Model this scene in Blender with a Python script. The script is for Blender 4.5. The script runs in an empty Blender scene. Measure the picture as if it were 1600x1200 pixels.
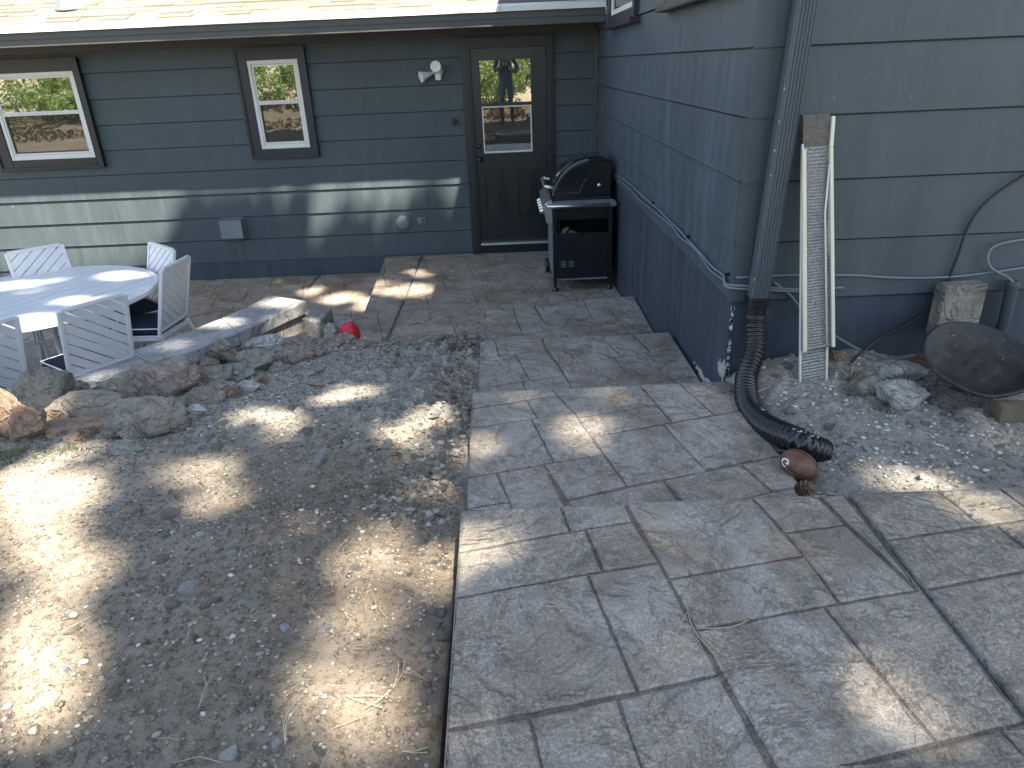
import bpy, bmesh, math, random
import numpy as np
from mathutils import Vector, Matrix
random.seed(7); rng = np.random.default_rng(7)
C = bpy.context.scene
COL = C.collection

# ---------------------------------------------------------------- camera, sky, sun, exposure
MX = np.array([[0.99913206, -0.01240888, -0.03976365],
               [-0.04132914, -0.41445657, -0.90913016],
               [-0.00519902, 0.90998449, -0.4146097]])      # rows: right, down, forward (eye height z = 0)
F = 1100.0
cam_d = bpy.data.cameras.new('camera'); cam = bpy.data.objects.new('camera', cam_d); COL.objects.link(cam)
R_, D_, F_ = MX
cam.matrix_world = Matrix(((R_[0], -D_[0], -F_[0], 0), (R_[1], -D_[1], -F_[1], 0), (R_[2], -D_[2], -F_[2], 0), (0, 0, 0, 1)))
cam_d.sensor_width = 36; cam_d.lens = F / 1600 * 36; cam_d.clip_start = .02; cam_d.clip_end = 400
C.camera = cam
SUN = Vector((.30, -.43, 1)).normalized()
el = math.asin(SUN.z); az = math.atan2(SUN.x, SUN.y)
w = bpy.data.worlds.new('World'); C.world = w; w.use_nodes = True
nt = w.node_tree; bg = nt.nodes['Background']
sky = nt.nodes.new('ShaderNodeTexSky'); sky.sky_type = 'NISHITA'; sky.sun_disc = False
sky.sun_elevation = el; sky.sun_rotation = az; sky.altitude = 1800
sky.dust_density = 2.5; sky.ozone_density = .6
wm = nt.nodes.new('ShaderNodeMix'); wm.data_type = 'RGBA'; wm.blend_type = 'MULTIPLY'; wm.inputs[0].default_value = 1
nt.links.new(sky.outputs[0], wm.inputs[6]); wm.inputs[7].default_value = (1, .90, .755, 1)      # camera white balance set for open shade
nt.links.new(wm.outputs[2], bg.inputs[0]); bg.inputs[1].default_value = .09
sl = bpy.data.lights.new('sun', 'SUN'); sl.energy = 4.4; sl.angle = math.radians(.65); sl.color = (1, .90, .74)
so = bpy.data.objects.new('sun', sl); COL.objects.link(so)
so.rotation_euler = SUN.to_track_quat('Z', 'Y').to_euler()
C.view_settings.view_transform = 'Standard'; C.view_settings.look = 'None'
C.view_settings.gamma = 1; C.view_settings.use_curve_mapping = False
C.view_settings.exposure = 2.8

# ---------------------------------------------------------------- measuring: points read off as rays met with real planes
def ray(x, y): return MX.T @ np.array([x - 800, y - 600, F])
def G(x, y, z): d = ray(x, y); return Vector(d * z / d[2])      # on the level z
def W(x, y, Y): d = ray(x, y); return Vector(d * Y / d[1])      # on the plane Y
def S(x, y, X): d = ray(x, y); return Vector(d * X / d[0])      # on the plane X

# ---------------------------------------------------------------- helpers
def link(o, parent=None):
    COL.objects.link(o)
    if parent is not None:
        o.parent = parent
        o.matrix_parent_inverse = parent.matrix_world.inverted() if False else Matrix()
    return o
def tag(o, label=None, cat=None, group=None, kind=None):
    if label: o['label'] = label
    if cat: o['category'] = cat
    if group: o['group'] = group
    if kind: o['kind'] = kind
    return o
def empty(name, loc=(0, 0, 0), rz=0, label=None, cat=None, group=None):
    o = bpy.data.objects.new(name, None); COL.objects.link(o)
    o.location = loc; o.rotation_euler = (0, 0, rz); o.empty_display_size = .1
    return tag(o, label, cat, group)
def mesh_obj(name, me, mat, parent=None, smooth=False):
    o = bpy.data.objects.new(name, me)
    if mat is not None and not me.materials: me.materials.append(mat)
    if smooth:
        me.polygons.foreach_set('use_smooth', [True] * len(me.polygons))
    return link(o, parent)
def bmobj(name, bm, mat, parent=None, smooth=False):
    me = bpy.data.meshes.new(name); bm.normal_update(); bm.to_mesh(me); bm.free()
    return mesh_obj(name, me, mat, parent, smooth)
def box(bm, a, b, bev=0):
    a = Vector(a); b = Vector(b); c = (a + b) / 2; s = b - a
    r = bmesh.ops.create_cube(bm, size=1, matrix=Matrix.Translation(c) @ Matrix.Diagonal((abs(s.x), abs(s.y), abs(s.z), 1)))
    if bev:
        es = {e for v in r['verts'] for e in v.link_edges}
        bmesh.ops.bevel(bm, geom=list(es), offset=bev, segments=2, affect='EDGES', clamp_overlap=True)
def bar(bm, p, q, wx, wz, up=(0, 0, 1), bev=0):
    """box beam from p to q, wx across, wz thick"""
    p = Vector(p); q = Vector(q); d = q - p; L = d.length; y = d.normalized()
    x = y.cross(Vector(up)); x = x.normalized() if x.length > 1e-4 else Vector((1, 0, 0)); z = x.cross(y)
    m = Matrix((x, y, z)).transposed().to_4x4(); m.translation = (p + q) / 2
    r = bmesh.ops.create_cube(bm, size=1, matrix=m @ Matrix.Diagonal((wx, L, wz, 1)))
    if bev:
        es = {e for v in r['verts'] for e in v.link_edges}
        bmesh.ops.bevel(bm, geom=list(es), offset=bev, segments=1, affect='EDGES', clamp_overlap=True)
def catmull(pts, n=8):
    P = [Vector(p) for p in pts]; out = []
    P = [P[0] * 2 - P[1]] + P + [P[-1] * 2 - P[-2]]
    for i in range(1, len(P) - 2):
        for k in range(n):
            t = k / n
            out.append(.5 * ((2 * P[i]) + (P[i + 1] - P[i - 1]) * t + (2 * P[i - 1] - 5 * P[i] + 4 * P[i + 1] - P[i + 2]) * t * t + (3 * P[i] - P[i - 1] - 3 * P[i + 1] + P[i + 2]) * t ** 3))
    out.append(P[-2]); return out
def tube(bm, pts, r, seg=8, cap=True):
    """r: number or list per point"""
    n = len(pts); rings = []; ref = None
    for i, p in enumerate(pts):
        p = Vector(p); t = (Vector(pts[min(i + 1, n - 1)]) - Vector(pts[max(i - 1, 0)])).normalized()
        if ref is None:
            ref = t.orthogonal().normalized()
        ref = (ref - t * ref.dot(t)).normalized(); b = t.cross(ref)
        rr = r[i] if isinstance(r, (list, tuple)) else r
        rings.append([bm.verts.new(p + (ref * math.cos(a) + b * math.sin(a)) * rr) for a in [2 * math.pi * k / seg for k in range(seg)]])
    for i in range(n - 1):
        for k in range(seg):
            bm.faces.new((rings[i][k], rings[i][(k + 1) % seg], rings[i + 1][(k + 1) % seg], rings[i + 1][k]))
    if cap:
        bm.faces.new(rings[0][::-1]); bm.faces.new(rings[-1])
def lathe(bm, prof, seg=24, axis=Matrix(), cap=True):
    rings = []
    for r, z in prof:
        rings.append([bm.verts.new(axis @ Vector((r * math.cos(2 * math.pi * k / seg), r * math.sin(2 * math.pi * k / seg), z))) for k in range(seg)])
    for i in range(len(rings) - 1):
        for k in range(seg):
            bm.faces.new((rings[i][k], rings[i][(k + 1) % seg], rings[i + 1][(k + 1) % seg], rings[i + 1][k]))
    if cap:
        bm.faces.new(rings[0][::-1]); bm.faces.new(rings[-1])
def prism(bm, poly, axis_fn, t0, t1):
    """poly: list of 2D points; axis_fn(u, v, t) -> Vector"""
    A = [bm.verts.new(axis_fn(u, v, t0)) for u, v in poly]; B = [bm.verts.new(axis_fn(u, v, t1)) for u, v in poly]
    n = len(poly); bm.faces.new(A[::-1]); bm.faces.new(B)
    for i in range(n): bm.faces.new((A[i], A[(i + 1) % n], B[(i + 1) % n], B[i]))
    bmesh.ops.recalc_face_normals(bm, faces=bm.faces[:])
def obox(name, a, b, mat, parent=None, bev=0):
    bm = bmesh.new(); box(bm, a, b, bev); return bmobj(name, bm, mat, parent)
def otube(name, pts, r, mat, parent=None, seg=8):
    bm = bmesh.new(); tube(bm, pts, r, seg); return bmobj(name, bm, mat, parent, True)

# value noise in numpy
def _hash(ix, iy, s):
    n = (ix.astype(np.int64) * 374761393 + iy.astype(np.int64) * 668265263 + s * 1442695041) & 0x7fffffff
    n = ((n ^ (n >> 13)) * 1274126177) & 0x7fffffff
    n = (n ^ (n >> 16)) & 0xffff
    return n / 65535.0
def vnoise(x, y, s=0):
    x0 = np.floor(x); y0 = np.floor(y); fx = x - x0; fy = y - y0
    fx = fx * fx * (3 - 2 * fx); fy = fy * fy * (3 - 2 * fy)
    a = _hash(x0, y0, s); b = _hash(x0 + 1, y0, s); c = _hash(x0, y0 + 1, s); d = _hash(x0 + 1, y0 + 1, s)
    return (a + (b - a) * fx) * (1 - fy) + (c + (d - c) * fx) * fy - .5
def sstep(a, b, x): t = np.clip((x - a) / (b - a), 0, 1); return t * t * (3 - 2 * t)

# ---------------------------------------------------------------- materials
def newmat(name, rough=.6, metal=0, spec=.5):
    m = bpy.data.materials.new(name); m.use_nodes = True
    b = m.node_tree.nodes['Principled BSDF']
    b.inputs['Roughness'].default_value = rough; b.inputs['Metallic'].default_value = metal
    b.inputs['Specular IOR Level'].default_value = spec
    return m, m.node_tree, b
def N(nt, t, **k):
    n = nt.nodes.new(t)
    for a, v in k.items():
        if a in n.inputs.keys(): n.inputs[a].default_value = v
        else: setattr(n, a, v)
    return n
def coords(nt, scale=(1, 1, 1), rot=(0, 0, 0), obj=False):
    if obj: src = nt.nodes.new('ShaderNodeTexCoord').outputs['Object']
    else: src = nt.nodes.new('ShaderNodeNewGeometry').outputs['Position']
    m = nt.nodes.new('ShaderNodeMapping'); m.inputs['Scale'].default_value = scale; m.inputs['Rotation'].default_value = rot
    nt.links.new(src, m.inputs[0]); return m.outputs[0]
def noise(nt, co, scale, detail=6, rough=.6, dist=0):
    n = N(nt, 'ShaderNodeTexNoise'); n.inputs['Scale'].default_value = scale; n.inputs['Detail'].default_value = detail
    n.inputs['Roughness'].default_value = rough; n.inputs['Distortion'].default_value = dist
    nt.links.new(co, n.inputs['Vector']); return n.outputs['Fac']
def ramp(nt, fac, stops):
    r = nt.nodes.new('ShaderNodeValToRGB'); e = r.color_ramp.elements
    while len(e) < len(stops): e.new(.5)
    for i, (p, c) in enumerate(stops):
        e[i].position = p; e[i].color = (*c, 1) if len(c) == 3 else c
    nt.links.new(fac, r.inputs[0]); return r.outputs[0]
def mix(nt, fac, a, b, mode='MIX'):
    m = nt.nodes.new('ShaderNodeMix'); m.data_type = 'RGBA'; m.blend_type = mode
    for i, v in ((0, fac), (6, a), (7, b)):
        if hasattr(v, 'is_linked') or hasattr(v, 'links'): nt.links.new(v, m.inputs[i])
        elif i == 0: m.inputs[0].default_value = v
        else: m.inputs[i].default_value = (*v, 1)
    return m.outputs[2]
def mathn(nt, op, a, b=0, c=None):
    m = nt.nodes.new('ShaderNodeMath'); m.operation = op
    for i, v in enumerate((a, b) if c is None else (a, b, c)):
        if hasattr(v, 'links'): nt.links.new(v, m.inputs[i])
        else: m.inputs[i].default_value = v
    return m.outputs[0]
def bump(nt, b, h, strength=.3, dist=.01, prev=None):
    n = nt.nodes.new('ShaderNodeBump'); n.inputs['Strength'].default_value = strength; n.inputs['Distance'].default_value = dist
    nt.links.new(h, n.inputs['Height'])
    if prev is not None: nt.links.new(prev, n.inputs['Normal'])
    nt.links.new(n.outputs[0], b.inputs['Normal']); return n.outputs[0]

def paint_mat(name, col, rough=.5, vary=.12, scale=3, streak=False, chips=0, spec=.5, obj=False):
    m, nt, b = newmat(name, rough, 0, spec)
    co = coords(nt, (1, 1, 1) if not streak else (3, 3, .5), obj=obj)
    f = noise(nt, co, scale, 5, .6)
    lo = tuple(c * (1 - vary) for c in col); hi = tuple(min(1, c * (1 + vary)) for c in col)
    c = ramp(nt, f, [(.3, lo), (.7, hi)])
    if chips:
        f2 = noise(nt, coords(nt), 14, 3, .7); c = mix(nt, ramp(nt, f2, [(chips, (0, 0, 0)), (chips + .02, (1, 1, 1))]), c, (.45, .46, .46))
    nt.links.new(c, b.inputs['Base Color'])
    f3 = noise(nt, coords(nt, (1, 1, 1)), 60, 4, .6)
    bump(nt, b, f3, .12, .004)
    return m
# lap siding: weathered dark grey-green paint, vertical water streaks and pale dusty marks
def siding_mat(name, col, dust=.25, mark=.18):
    m, nt, b = newmat(name, .55, 0, .4)
    st = noise(nt, coords(nt, (5, 5, .45)), 2.2, 6, .65)
    big = noise(nt, coords(nt), .9, 3, .5)
    c = ramp(nt, big, [(.3, tuple(x * .86 for x in col)), (.7, tuple(x * 1.12 for x in col))])
    c = mix(nt, mathn(nt, 'MULTIPLY', ramp(nt, st, [(.48, (0, 0, 0)), (.78, (1, 1, 1))]), dust), c, tuple(min(1, x * 1.7 + .05) for x in col))
    dk = noise(nt, coords(nt, (7, 7, .35)), 1.7, 4, .6)
    c = mix(nt, mathn(nt, 'MULTIPLY', ramp(nt, dk, [(.52, (0, 0, 0)), (.8, (1, 1, 1))]), .5), c, tuple(x * .6 for x in col))
    sp = noise(nt, coords(nt, (1, 1, .6)), 22, 2, .5)
    c = mix(nt, mathn(nt, 'MULTIPLY', ramp(nt, sp, [(.745, (0, 0, 0)), (.78, (1, 1, 1))]), mark), c, (.4, .42, .42))
    nt.links.new(c, b.inputs['Base Color'])
    h = noise(nt, coords(nt, (1, 1, 6)), 26, 5, .6)
    bump(nt, b, h, .10, .004)
    r = ramp(nt, st, [(.3, (.45,) * 3), (.7, (.68,) * 3)]); nt.links.new(r, b.inputs['Roughness'])
    return m
M_SIDE = siding_mat('siding_paint', (.048, .066, .074))
M_SIDE_SKY = siding_mat('siding_paint_weathered_sky_tint', (.048, .067, .084), .40, .35)  # streakier paint; extra blue stands in for sky light on the shaded wall
M_FOUND = siding_mat('foundation_paint', (.036, .051, .068), .3, .4)
M_TRIM = paint_mat('trim_paint', (.012, .0135, .0155), .45)
M_FASCIA = paint_mat('fascia_paint', (.052, .055, .054), .5)
M_DOOR = paint_mat('door_paint', (.010, .0115, .013), .38, .1)
M_WHITE = paint_mat('white_vinyl', (.62, .62, .58), .35, .06)
M_FURN = paint_mat('white_furniture_paint', (.60, .61, .62), .4, .05, obj=True)
M_BLACK, _, b_ = newmat('black_plastic', .4); b_.inputs['Base Color'].default_value = (.012, .012, .013, 1)
M_RUB, nt_, b_ = newmat('black_corrugated_plastic', .27); b_.inputs['Base Color'].default_value = (.010, .010, .012, 1)
M_SILVER, _, b_ = newmat('brushed_silver', .28, 1); b_.inputs['Base Color'].default_value = (.62, .63, .65, 1)
M_ALU, _, b_ = newmat('aluminium', .45, 1); b_.inputs['Base Color'].default_value = (.55, .55, .54, 1)
M_ENAMEL, _, b_ = newmat('black_enamel', .12); b_.inputs['Base Color'].default_value = (.010, .012, .012, 1); b_.inputs['Coat Weight'].default_value = .6
M_CART = paint_mat('cart_paint', (.006, .008, .013), .35, .2)
M_STEEL = paint_mat('grey_shelf', (.17, .18, .20), .4, .15)
def cushion_mat():
    m, nt, b = newmat('navy_fabric', .85, 0, .2); co = coords(nt, obj=True)
    wv = N(nt, 'ShaderNodeTexNoise'); wv.inputs['Scale'].default_value = 220; nt.links.new(co, wv.inputs['Vector'])
    nt.links.new(ramp(nt, wv.outputs['Fac'], [(.3, (.010, .016, .035)), (.7, (.020, .030, .060))]), b.inputs['Base Color'])
    bump(nt, b, wv.outputs['Fac'], .3, .002); return m
M_NAVY = cushion_mat()
M_PIPING, _, b_ = newmat('white_piping', .6); b_.inputs['Base Color'].default_value = (.75, .75, .74, 1)
# glass that mirrors the slope behind
def glass_mat(name, refl, base):
    m = bpy.data.materials.new(name); m.use_nodes = True; nt = m.node_tree; nt.nodes.clear()
    o = nt.nodes.new('ShaderNodeOutputMaterial'); mx = nt.nodes.new('ShaderNodeMixShader')
    g = nt.nodes.new('ShaderNodeBsdfGlossy'); g.inputs['Roughness'].default_value = .012; g.inputs['Color'].default_value = (.95, .97, .95, 1)
    d = nt.nodes.new('ShaderNodeBsdfDiffuse'); d.inputs['Color'].default_value = (*base, 1)
    bp = nt.nodes.new('ShaderNodeBump'); bp.inputs['Strength'].default_value = .06; bp.inputs['Distance'].default_value = .01
    nt.links.new(noise(nt, coords(nt), 5, 1, .4), bp.inputs['Height']); nt.links.new(bp.outputs[0], g.inputs['Normal'])
    mx.inputs[0].default_value = refl
    nt.links.new(d.outputs[0], mx.inputs[1]); nt.links.new(g.outputs[0], mx.inputs[2]); nt.links.new(mx.outputs[0], o.inputs[0]); return m
M_GLASS = glass_mat('window_glass', .40, (.02, .025, .022))
M_SCREEN = glass_mat('screened_glass', .10, (.034, .031, .027))

# stamped concrete
def concrete_mat(name, c0, c1, c2, rough=.5, joint=False):
    m, nt, b = newmat(name, rough, 0, .5)
    co = coords(nt); cs = coords(nt, (1, 1.0, 1), (0, 0, .2))
    big = noise(nt, co, 2.3, 6, .62, .6); fine = noise(nt, co, 105, 5, .8); mid = noise(nt, co, 9, 7, .75, 1.2)
    c = ramp(nt, big, [(.32, c0), (.52, c1), (.72, c2)])
    c = mix(nt, mathn(nt, 'MULTIPLY', ramp(nt, mid, [(.50, (0, 0, 0)), (.68, (1, 1, 1))]), .6), c, (c0[0] * .55, c0[1] * .52, c0[2] * .48))
    c = mix(nt, mathn(nt, 'MULTIPLY', ramp(nt, fine, [(.50, (0, 0, 0)), (.60, (1, 1, 1))]), .5), c, tuple(min(1, x * 1.45) for x in c2))
    crk = noise(nt, coords(nt, (1, .6, 1), (0, 0, .5)), 6, 9, .72, .5)
    line = ramp(nt, mathn(nt, 'ABSOLUTE', mathn(nt, 'SUBTRACT', crk, .5)), [(.0, (1, 1, 1)), (.012, (0, 0, 0))])
    c = mix(nt, mathn(nt, 'MULTIPLY', line, .30), c, tuple(x * .5 for x in c0))
    grit = noise(nt, co, 210, 3, .7)
    c = mix(nt, ramp(nt, grit, [(.40, (.42,) * 3), (.47, (0, 0, 0))]), c, tuple(x * .35 for x in c0))
    cloud = noise(nt, co, 1.9, 7, .68, 1.1)
    c = mix(nt, mathn(nt, 'MULTIPLY', ramp(nt, cloud, [(.47, (0, 0, 0)), (.60, (1, 1, 1))]), .62), c, (c0[0] * .62, c0[1] * .58, c0[2] * .52))
    pits = noise(nt, co, 120, 4, .8)
    c = mix(nt, ramp(nt, pits, [(.58, (0, 0, 0)), (.68, (.35,) * 3)]), c, tuple(min(1, x * 1.5) for x in c2))
    nt.links.new(c, b.inputs['Base Color'])
    # slate relief: broken ledges where a warped field crosses levels, plus grit
    ledge = noise(nt, cs, 2.6, 5, .58, .5)
    fr = mathn(nt, 'FRACT', mathn(nt, 'MULTIPLY', ledge, 7.0))
    fr = mathn(nt, 'POWER', fr, 4)
    h1 = mathn(nt, 'MULTIPLY', fr, 2.2)
    h2 = mathn(nt, 'ADD', h1, mathn(nt, 'MULTIPLY', mid, .8))
    h3 = mathn(nt, 'SUBTRACT', mathn(nt, 'ADD', h2, mathn(nt, 'MULTIPLY', fine, .6)), mathn(nt, 'MULTIPLY', line, .35))
    bump(nt, b, mathn(nt, 'ADD', h3, mathn(nt, 'MULTIPLY', pits, .22)), .75, .012)
    r = ramp(nt, mid, [(.3, (rough - .1,) * 3), (.7, (rough + .15,) * 3)]); nt.links.new(r, b.inputs['Roughness'])
    return m
M_STONE = concrete_mat('stamped_concrete', (.275, .226, .178), (.360, .312, .262), (.43, .395, .348), .42)
M_STONE_P = concrete_mat('stamped_patio_concrete', (.27, .222, .172), (.34, .29, .235), (.40, .35, .30), .5)
M_JOINT = concrete_mat('joint_concrete', (.145, .122, .098), (.185, .160, .134), (.235, .212, .184), .85)
M_EDGE = concrete_mat('slab_edge_concrete', (.25, .225, .20), (.32, .295, .27), (.38, .36, .335), .5)
M_CAP = concrete_mat('wall_cap_concrete', (.30, .305, .315), (.37, .375, .385), (.44, .445, .45), .6)
M_BLOCK = concrete_mat('wall_block_concrete', (.22, .21, .195), (.29, .28, .26), (.36, .35, .325), .75)
def dirt_mat():
    m, nt, b = newmat('dirt', .95, 0, .15)
    co = coords(nt)
    big = noise(nt, co, 1.1, 5, .6, .3); mid = noise(nt, co, 7, 7, .7); fine = noise(nt, co, 42, 8, .8)
    c = ramp(nt, big, [(.30, (.225, .175, .125)), (.5, (.305, .250, .190)), (.72, (.385, .33, .265))])
    c = mix(nt, mathn(nt, 'MULTIPLY', ramp(nt, mid, [(.42, (0, 0, 0)), (.62, (1, 1, 1))]), .5), c, (.34, .30, .25))
    c = mix(nt, mathn(nt, 'MULTIPLY', ramp(nt, fine, [(.50, (0, 0, 0)), (.60, (1, 1, 1))]), .75), c, (.12, .096, .072))
    # bare damp-looking loam in the nearer half, pale decomposed granite towards the far edge
    sx = nt.nodes.new('ShaderNodeSeparateXYZ'); nt.links.new(co, sx.inputs[0])
    yy = mathn(nt, 'ADD', sx.outputs[1], mathn(nt, 'MULTIPLY', big, 2.4))
    right = ramp(nt, mathn(nt, 'MULTIPLY', sx.outputs[0], .5), [(.40, (0, 0, 0)), (.5, (1, 1, 1))])
    far = mathn(nt, 'MAXIMUM', right, ramp(nt, mathn(nt, 'MULTIPLY', yy, .1), [(.32, (0, 0, 0)), (.44, (1, 1, 1))]))
    c = mix(nt, mathn(nt, 'MULTIPLY', far, .78), c, mix(nt, ramp(nt, fine, [(.4, (0, 0, 0)), (.6, (1, 1, 1))]), (.46, .445, .41), (.29, .28, .25)))
    gr = noise(nt, co, 170, 3, .8)
    c = mix(nt, ramp(nt, gr, [(.60, (0, 0, 0)), (.68, (.7,) * 3)]), c, (.42, .38, .33))
    c = mix(nt, ramp(nt, gr, [(.34, (.6,) * 3), (.40, (0, 0, 0))]), c, (.06, .05, .04))
    nt.links.new(c, b.inputs['Base Color'])
    h = mathn(nt, 'ADD', mathn(nt, 'MULTIPLY', fine, 1.0), mathn(nt, 'MULTIPLY', gr, .5))
    bump(nt, b, h, .9, .016); return m
M_DIRT = dirt_mat()
def rock_mat(name, col, speck=.5):
    m, nt, b = newmat(name, .85, 0, .3); co = coords(nt, obj=True)
    v = noise(nt, co, 9, 6, .7); g = noise(nt, co, 70, 5, .85)
    c = ramp(nt, v, [(.3, tuple(x * .45 for x in col)), (.48, col), (.7, tuple(min(1, x * 1.4) for x in col))])
    c = mix(nt, ramp(nt, g, [(.36, (speck,) * 3), (.45, (0, 0, 0))]), c, tuple(x * .3 for x in col))
    c = mix(nt, ramp(nt, g, [(.56, (0, 0, 0)), (.68, (speck,) * 3)]), c, (.52, .50, .47))
    nt.links.new(c, b.inputs['Base Color'])
    fl = ramp(nt, mathn(nt, 'ABSOLUTE', mathn(nt, 'SUBTRACT', noise(nt, co, 5, 4, .6, .5), .5)), [(0, (0, 0, 0)), (.03, (1, 1, 1))])
    bump(nt, b, mathn(nt, 'ADD', mathn(nt, 'ADD', g, mathn(nt, 'MULTIPLY', v, 2)), fl), 1.0, .024); return m
RM = dict(grey=rock_mat('grey_granite', (.36, .33, .28)), pink=rock_mat('pink_granite', (.40, .32, .27)), tan=rock_mat('tan_granite', (.38, .335, .275)),
          orange=rock_mat('orange_granite', (.44, .30, .22)), pale=rock_mat('pale_limestone', (.60, .585, .545), .25), dark=rock_mat('dark_rock', (.20, .185, .17)),
          white=rock_mat('white_chip', (.78, .76, .72), .12), blue=rock_mat('bluish_rock', (.34, .34, .31)))
def gravel_mat():
    m, nt, b = newmat('gravel_stones', .9, 0, .25)
    oi = nt.nodes.new('ShaderNodeAttribute'); oi.attribute_name = 'tone'; oi.attribute_type = 'GEOMETRY'
    c = ramp(nt, oi.outputs['Fac'], [(0, (.13, .108, .084)), (.4, (.26, .224, .180)), (.72, (.42, .385, .335)), (1, (.70, .68, .64))])
    g = noise(nt, coords(nt), 150, 4, .7); c = mix(nt, ramp(nt, g, [(.35, (.5,) * 3), (.55, (0, 0, 0))]), c, (.08, .07, .06))
    nt.links.new(c, b.inputs['Base Color']); bump(nt, b, g, .5, .004); return m
M_GRAVEL = gravel_mat()
def shingle_mat():
    m, nt, b = newmat('asphalt_shingle', .9, 0, .2); co = coords(nt)
    g = noise(nt, co, 120, 4, .8); v = noise(nt, co, 1.7, 3, .6)
    c = ramp(nt, v, [(.3, (.13, .12, .095)), (.7, (.20, .185, .15))]); c = mix(nt, ramp(nt, g, [(.4, (.5,) * 3), (.6, (0, 0, 0))]), c, (.09, .085, .075))
    nt.links.new(c, b.inputs['Base Color']); bump(nt, b, g, .5, .004); return m
M_SHING = shingle_mat()
def leaf_mat(name, a, c, tr=.3):
    m, nt, b = newmat(name, .6, 0, .3)
    col = ramp(nt, noise(nt, coords(nt), 3, 4, .7), [(.3, a), (.7, c)]); nt.links.new(col, b.inputs['Base Color'])
    t = nt.nodes.new('ShaderNodeBsdfTranslucent'); nt.links.new(col, t.inputs[0]); mx = nt.nodes.new('ShaderNodeMixShader'); mx.inputs[0].default_value = tr
    o = nt.nodes['Material Output']; nt.links.new(b.outputs[0], mx.inputs[1]); nt.links.new(t.outputs[0], mx.inputs[2]); nt.links.new(mx.outputs[0], o.inputs[0]); return m
M_PINE = leaf_mat('pine_needles', (.030, .045, .022), (.055, .080, .035), .12)
M_BUSH = leaf_mat('bush_leaves', (.10, .17, .045), (.22, .30, .09))
M_GRASS = leaf_mat('grass_blades', (.07, .10, .04), (.16, .18, .08))
M_BARK = rock_mat('bark', (.12, .085, .06), .2)
M_NEEDLE = paint_mat('dry_needle', (.40, .32, .22), .7, .3)
M_CONE = paint_mat('pine_cone_scales', (.22, .15, .10), .8, .5, 60)
M_STICK = paint_mat('weathered_stick', (.20, .165, .135), .85, .3, 15)
M_CABLE = paint_mat('painted_cable', (.13, .155, .17), .45, .15)
M_RED, _, b_ = newmat('red_plastic', .4); b_.inputs['Base Color'].default_value = (.55, .02, .03, 1)
def dish_mat():
    m, nt, b = newmat('muddy_black_plastic', .6); co = coords(nt)
    v = noise(nt, co, 6, 6, .65, 2.2); g = noise(nt, co, 60, 3, .6)
    c = ramp(nt, v, [(.40, (.012, .013, .014)), (.58, (.024, .024, .023)), (.78, (.075, .07, .062))])
    c = mix(nt, ramp(nt, g, [(.70, (0, 0, 0)), (.74, (1, 1, 1))]), c, (.5, .5, .48))
    nt.links.new(c, b.inputs['Base Color']); bump(nt, b, v, .3, .02); return m
M_DISH = dish_mat()
def ball_mat():
    m, nt, b = newmat('brown_ball_leather', .5); co = coords(nt, obj=True)
    v = noise(nt, co, 14, 5, .7); nt.links.new(ramp(nt, v, [(.35, (.085, .035, .018)), (.6, (.17, .085, .05)), (.75, (.24, .17, .13))]), b.inputs['Base Color'])
    bump(nt, b, noise(nt, co, 300, 2), .4, .002); return m
M_BALL = ball_mat()
M_CREAM = paint_mat('cream_rail', (.60, .57, .44), .45, .08)
def mesh_strip_mat():
    m, nt, b = newmat('perforated_mesh', .5, .4); co = coords(nt, obj=True)
    wv = nt.nodes.new('ShaderNodeTexNoise'); wv.inputs['Scale'].default_value = 260; nt.links.new(co, wv.inputs['Vector'])
    nt.links.new(ramp(nt, wv.outputs['Fac'], [(.40, (.13, .13, .12)), (.60, (.36, .355, .34))]), b.inputs['Base Color'])
    bump(nt, b, wv.outputs['Fac'], .5, .003); return m
M_MESH = mesh_strip_mat()
M_LUMBER = paint_mat('old_lumber', (.14, .115, .075), .8, .3, 8)
M_BRICK = rock_mat('old_brick', (.22, .12, .085), .3)

# ================================================================ GROUND
XW, YC, YB = 1.026, 3.14, 8.25            # wing side wall, wing front wall, back wall
Z4, Z3, Z2, Z1, ZP, ZL = -1.27, -1.415, -1.62, -1.815, -2.03, -2.22
cap_px_near = [(478, 470), (425, 494), (372, 519), (300, 547), (245, 562), (150, 590), (70, 606), (-30, 622), (-140, 632), (-300, 645)]
cap_px_far = [(417, 461), (400, 472), (345, 497), (265, 527), (212, 545), (110, 567), (25, 589), (-80, 603), (-190, 610), (-350, 620)]
ZCAP = -1.76
near_pts = [G(x, y, ZCAP) for x, y in cap_px_near]; far_pts = [G(x, y, ZCAP) for x, y in cap_px_far]
PY = np.array([(-40, 4.2), (-25, 2.2), (-12, .2), (-6, -.85), (-3, -1.22), (0, -1.31), (1, -1.32), (1.9, -1.355), (2.2, -1.415), (3, -1.465), (3.5, -1.57), (4, -1.645), (4.5, -1.73), (4.75, -1.80), (5.0, -1.93), (5.25, -2.12), (5.6, -2.32), (60, -2.4)])
PR = np.array([(-40, 4.2), (-25, 2.2), (-12, .2), (-6, -.85), (-3, -1.22), (0, -1.345), (1.8, -1.36), (2.0, -1.385), (2.5, -1.40), (3.2, -1.385), (60, -1.5)])
def seg_dist(X, Y):
    d = np.full(X.shape, 1e9); side = np.zeros(X.shape)
    for i in range(len(near_pts) - 1):
        a, b = near_pts[i], near_pts[i + 1]; ex, ey = b.x - a.x, b.y - a.y; L = ex * ex + ey * ey
        t = np.clip(((X - a.x) * ex + (Y - a.y) * ey) / L, 0, 1); dx = X - a.x - t * ex; dy = Y - a.y - t * ey
        dd = np.hypot(dx, dy); cr = ex * (Y - a.y) - ey * (X - a.x)
        m = dd < d; side = np.where(m, cr, side); d = np.where(m, dd, d)
    return d, side
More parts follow.
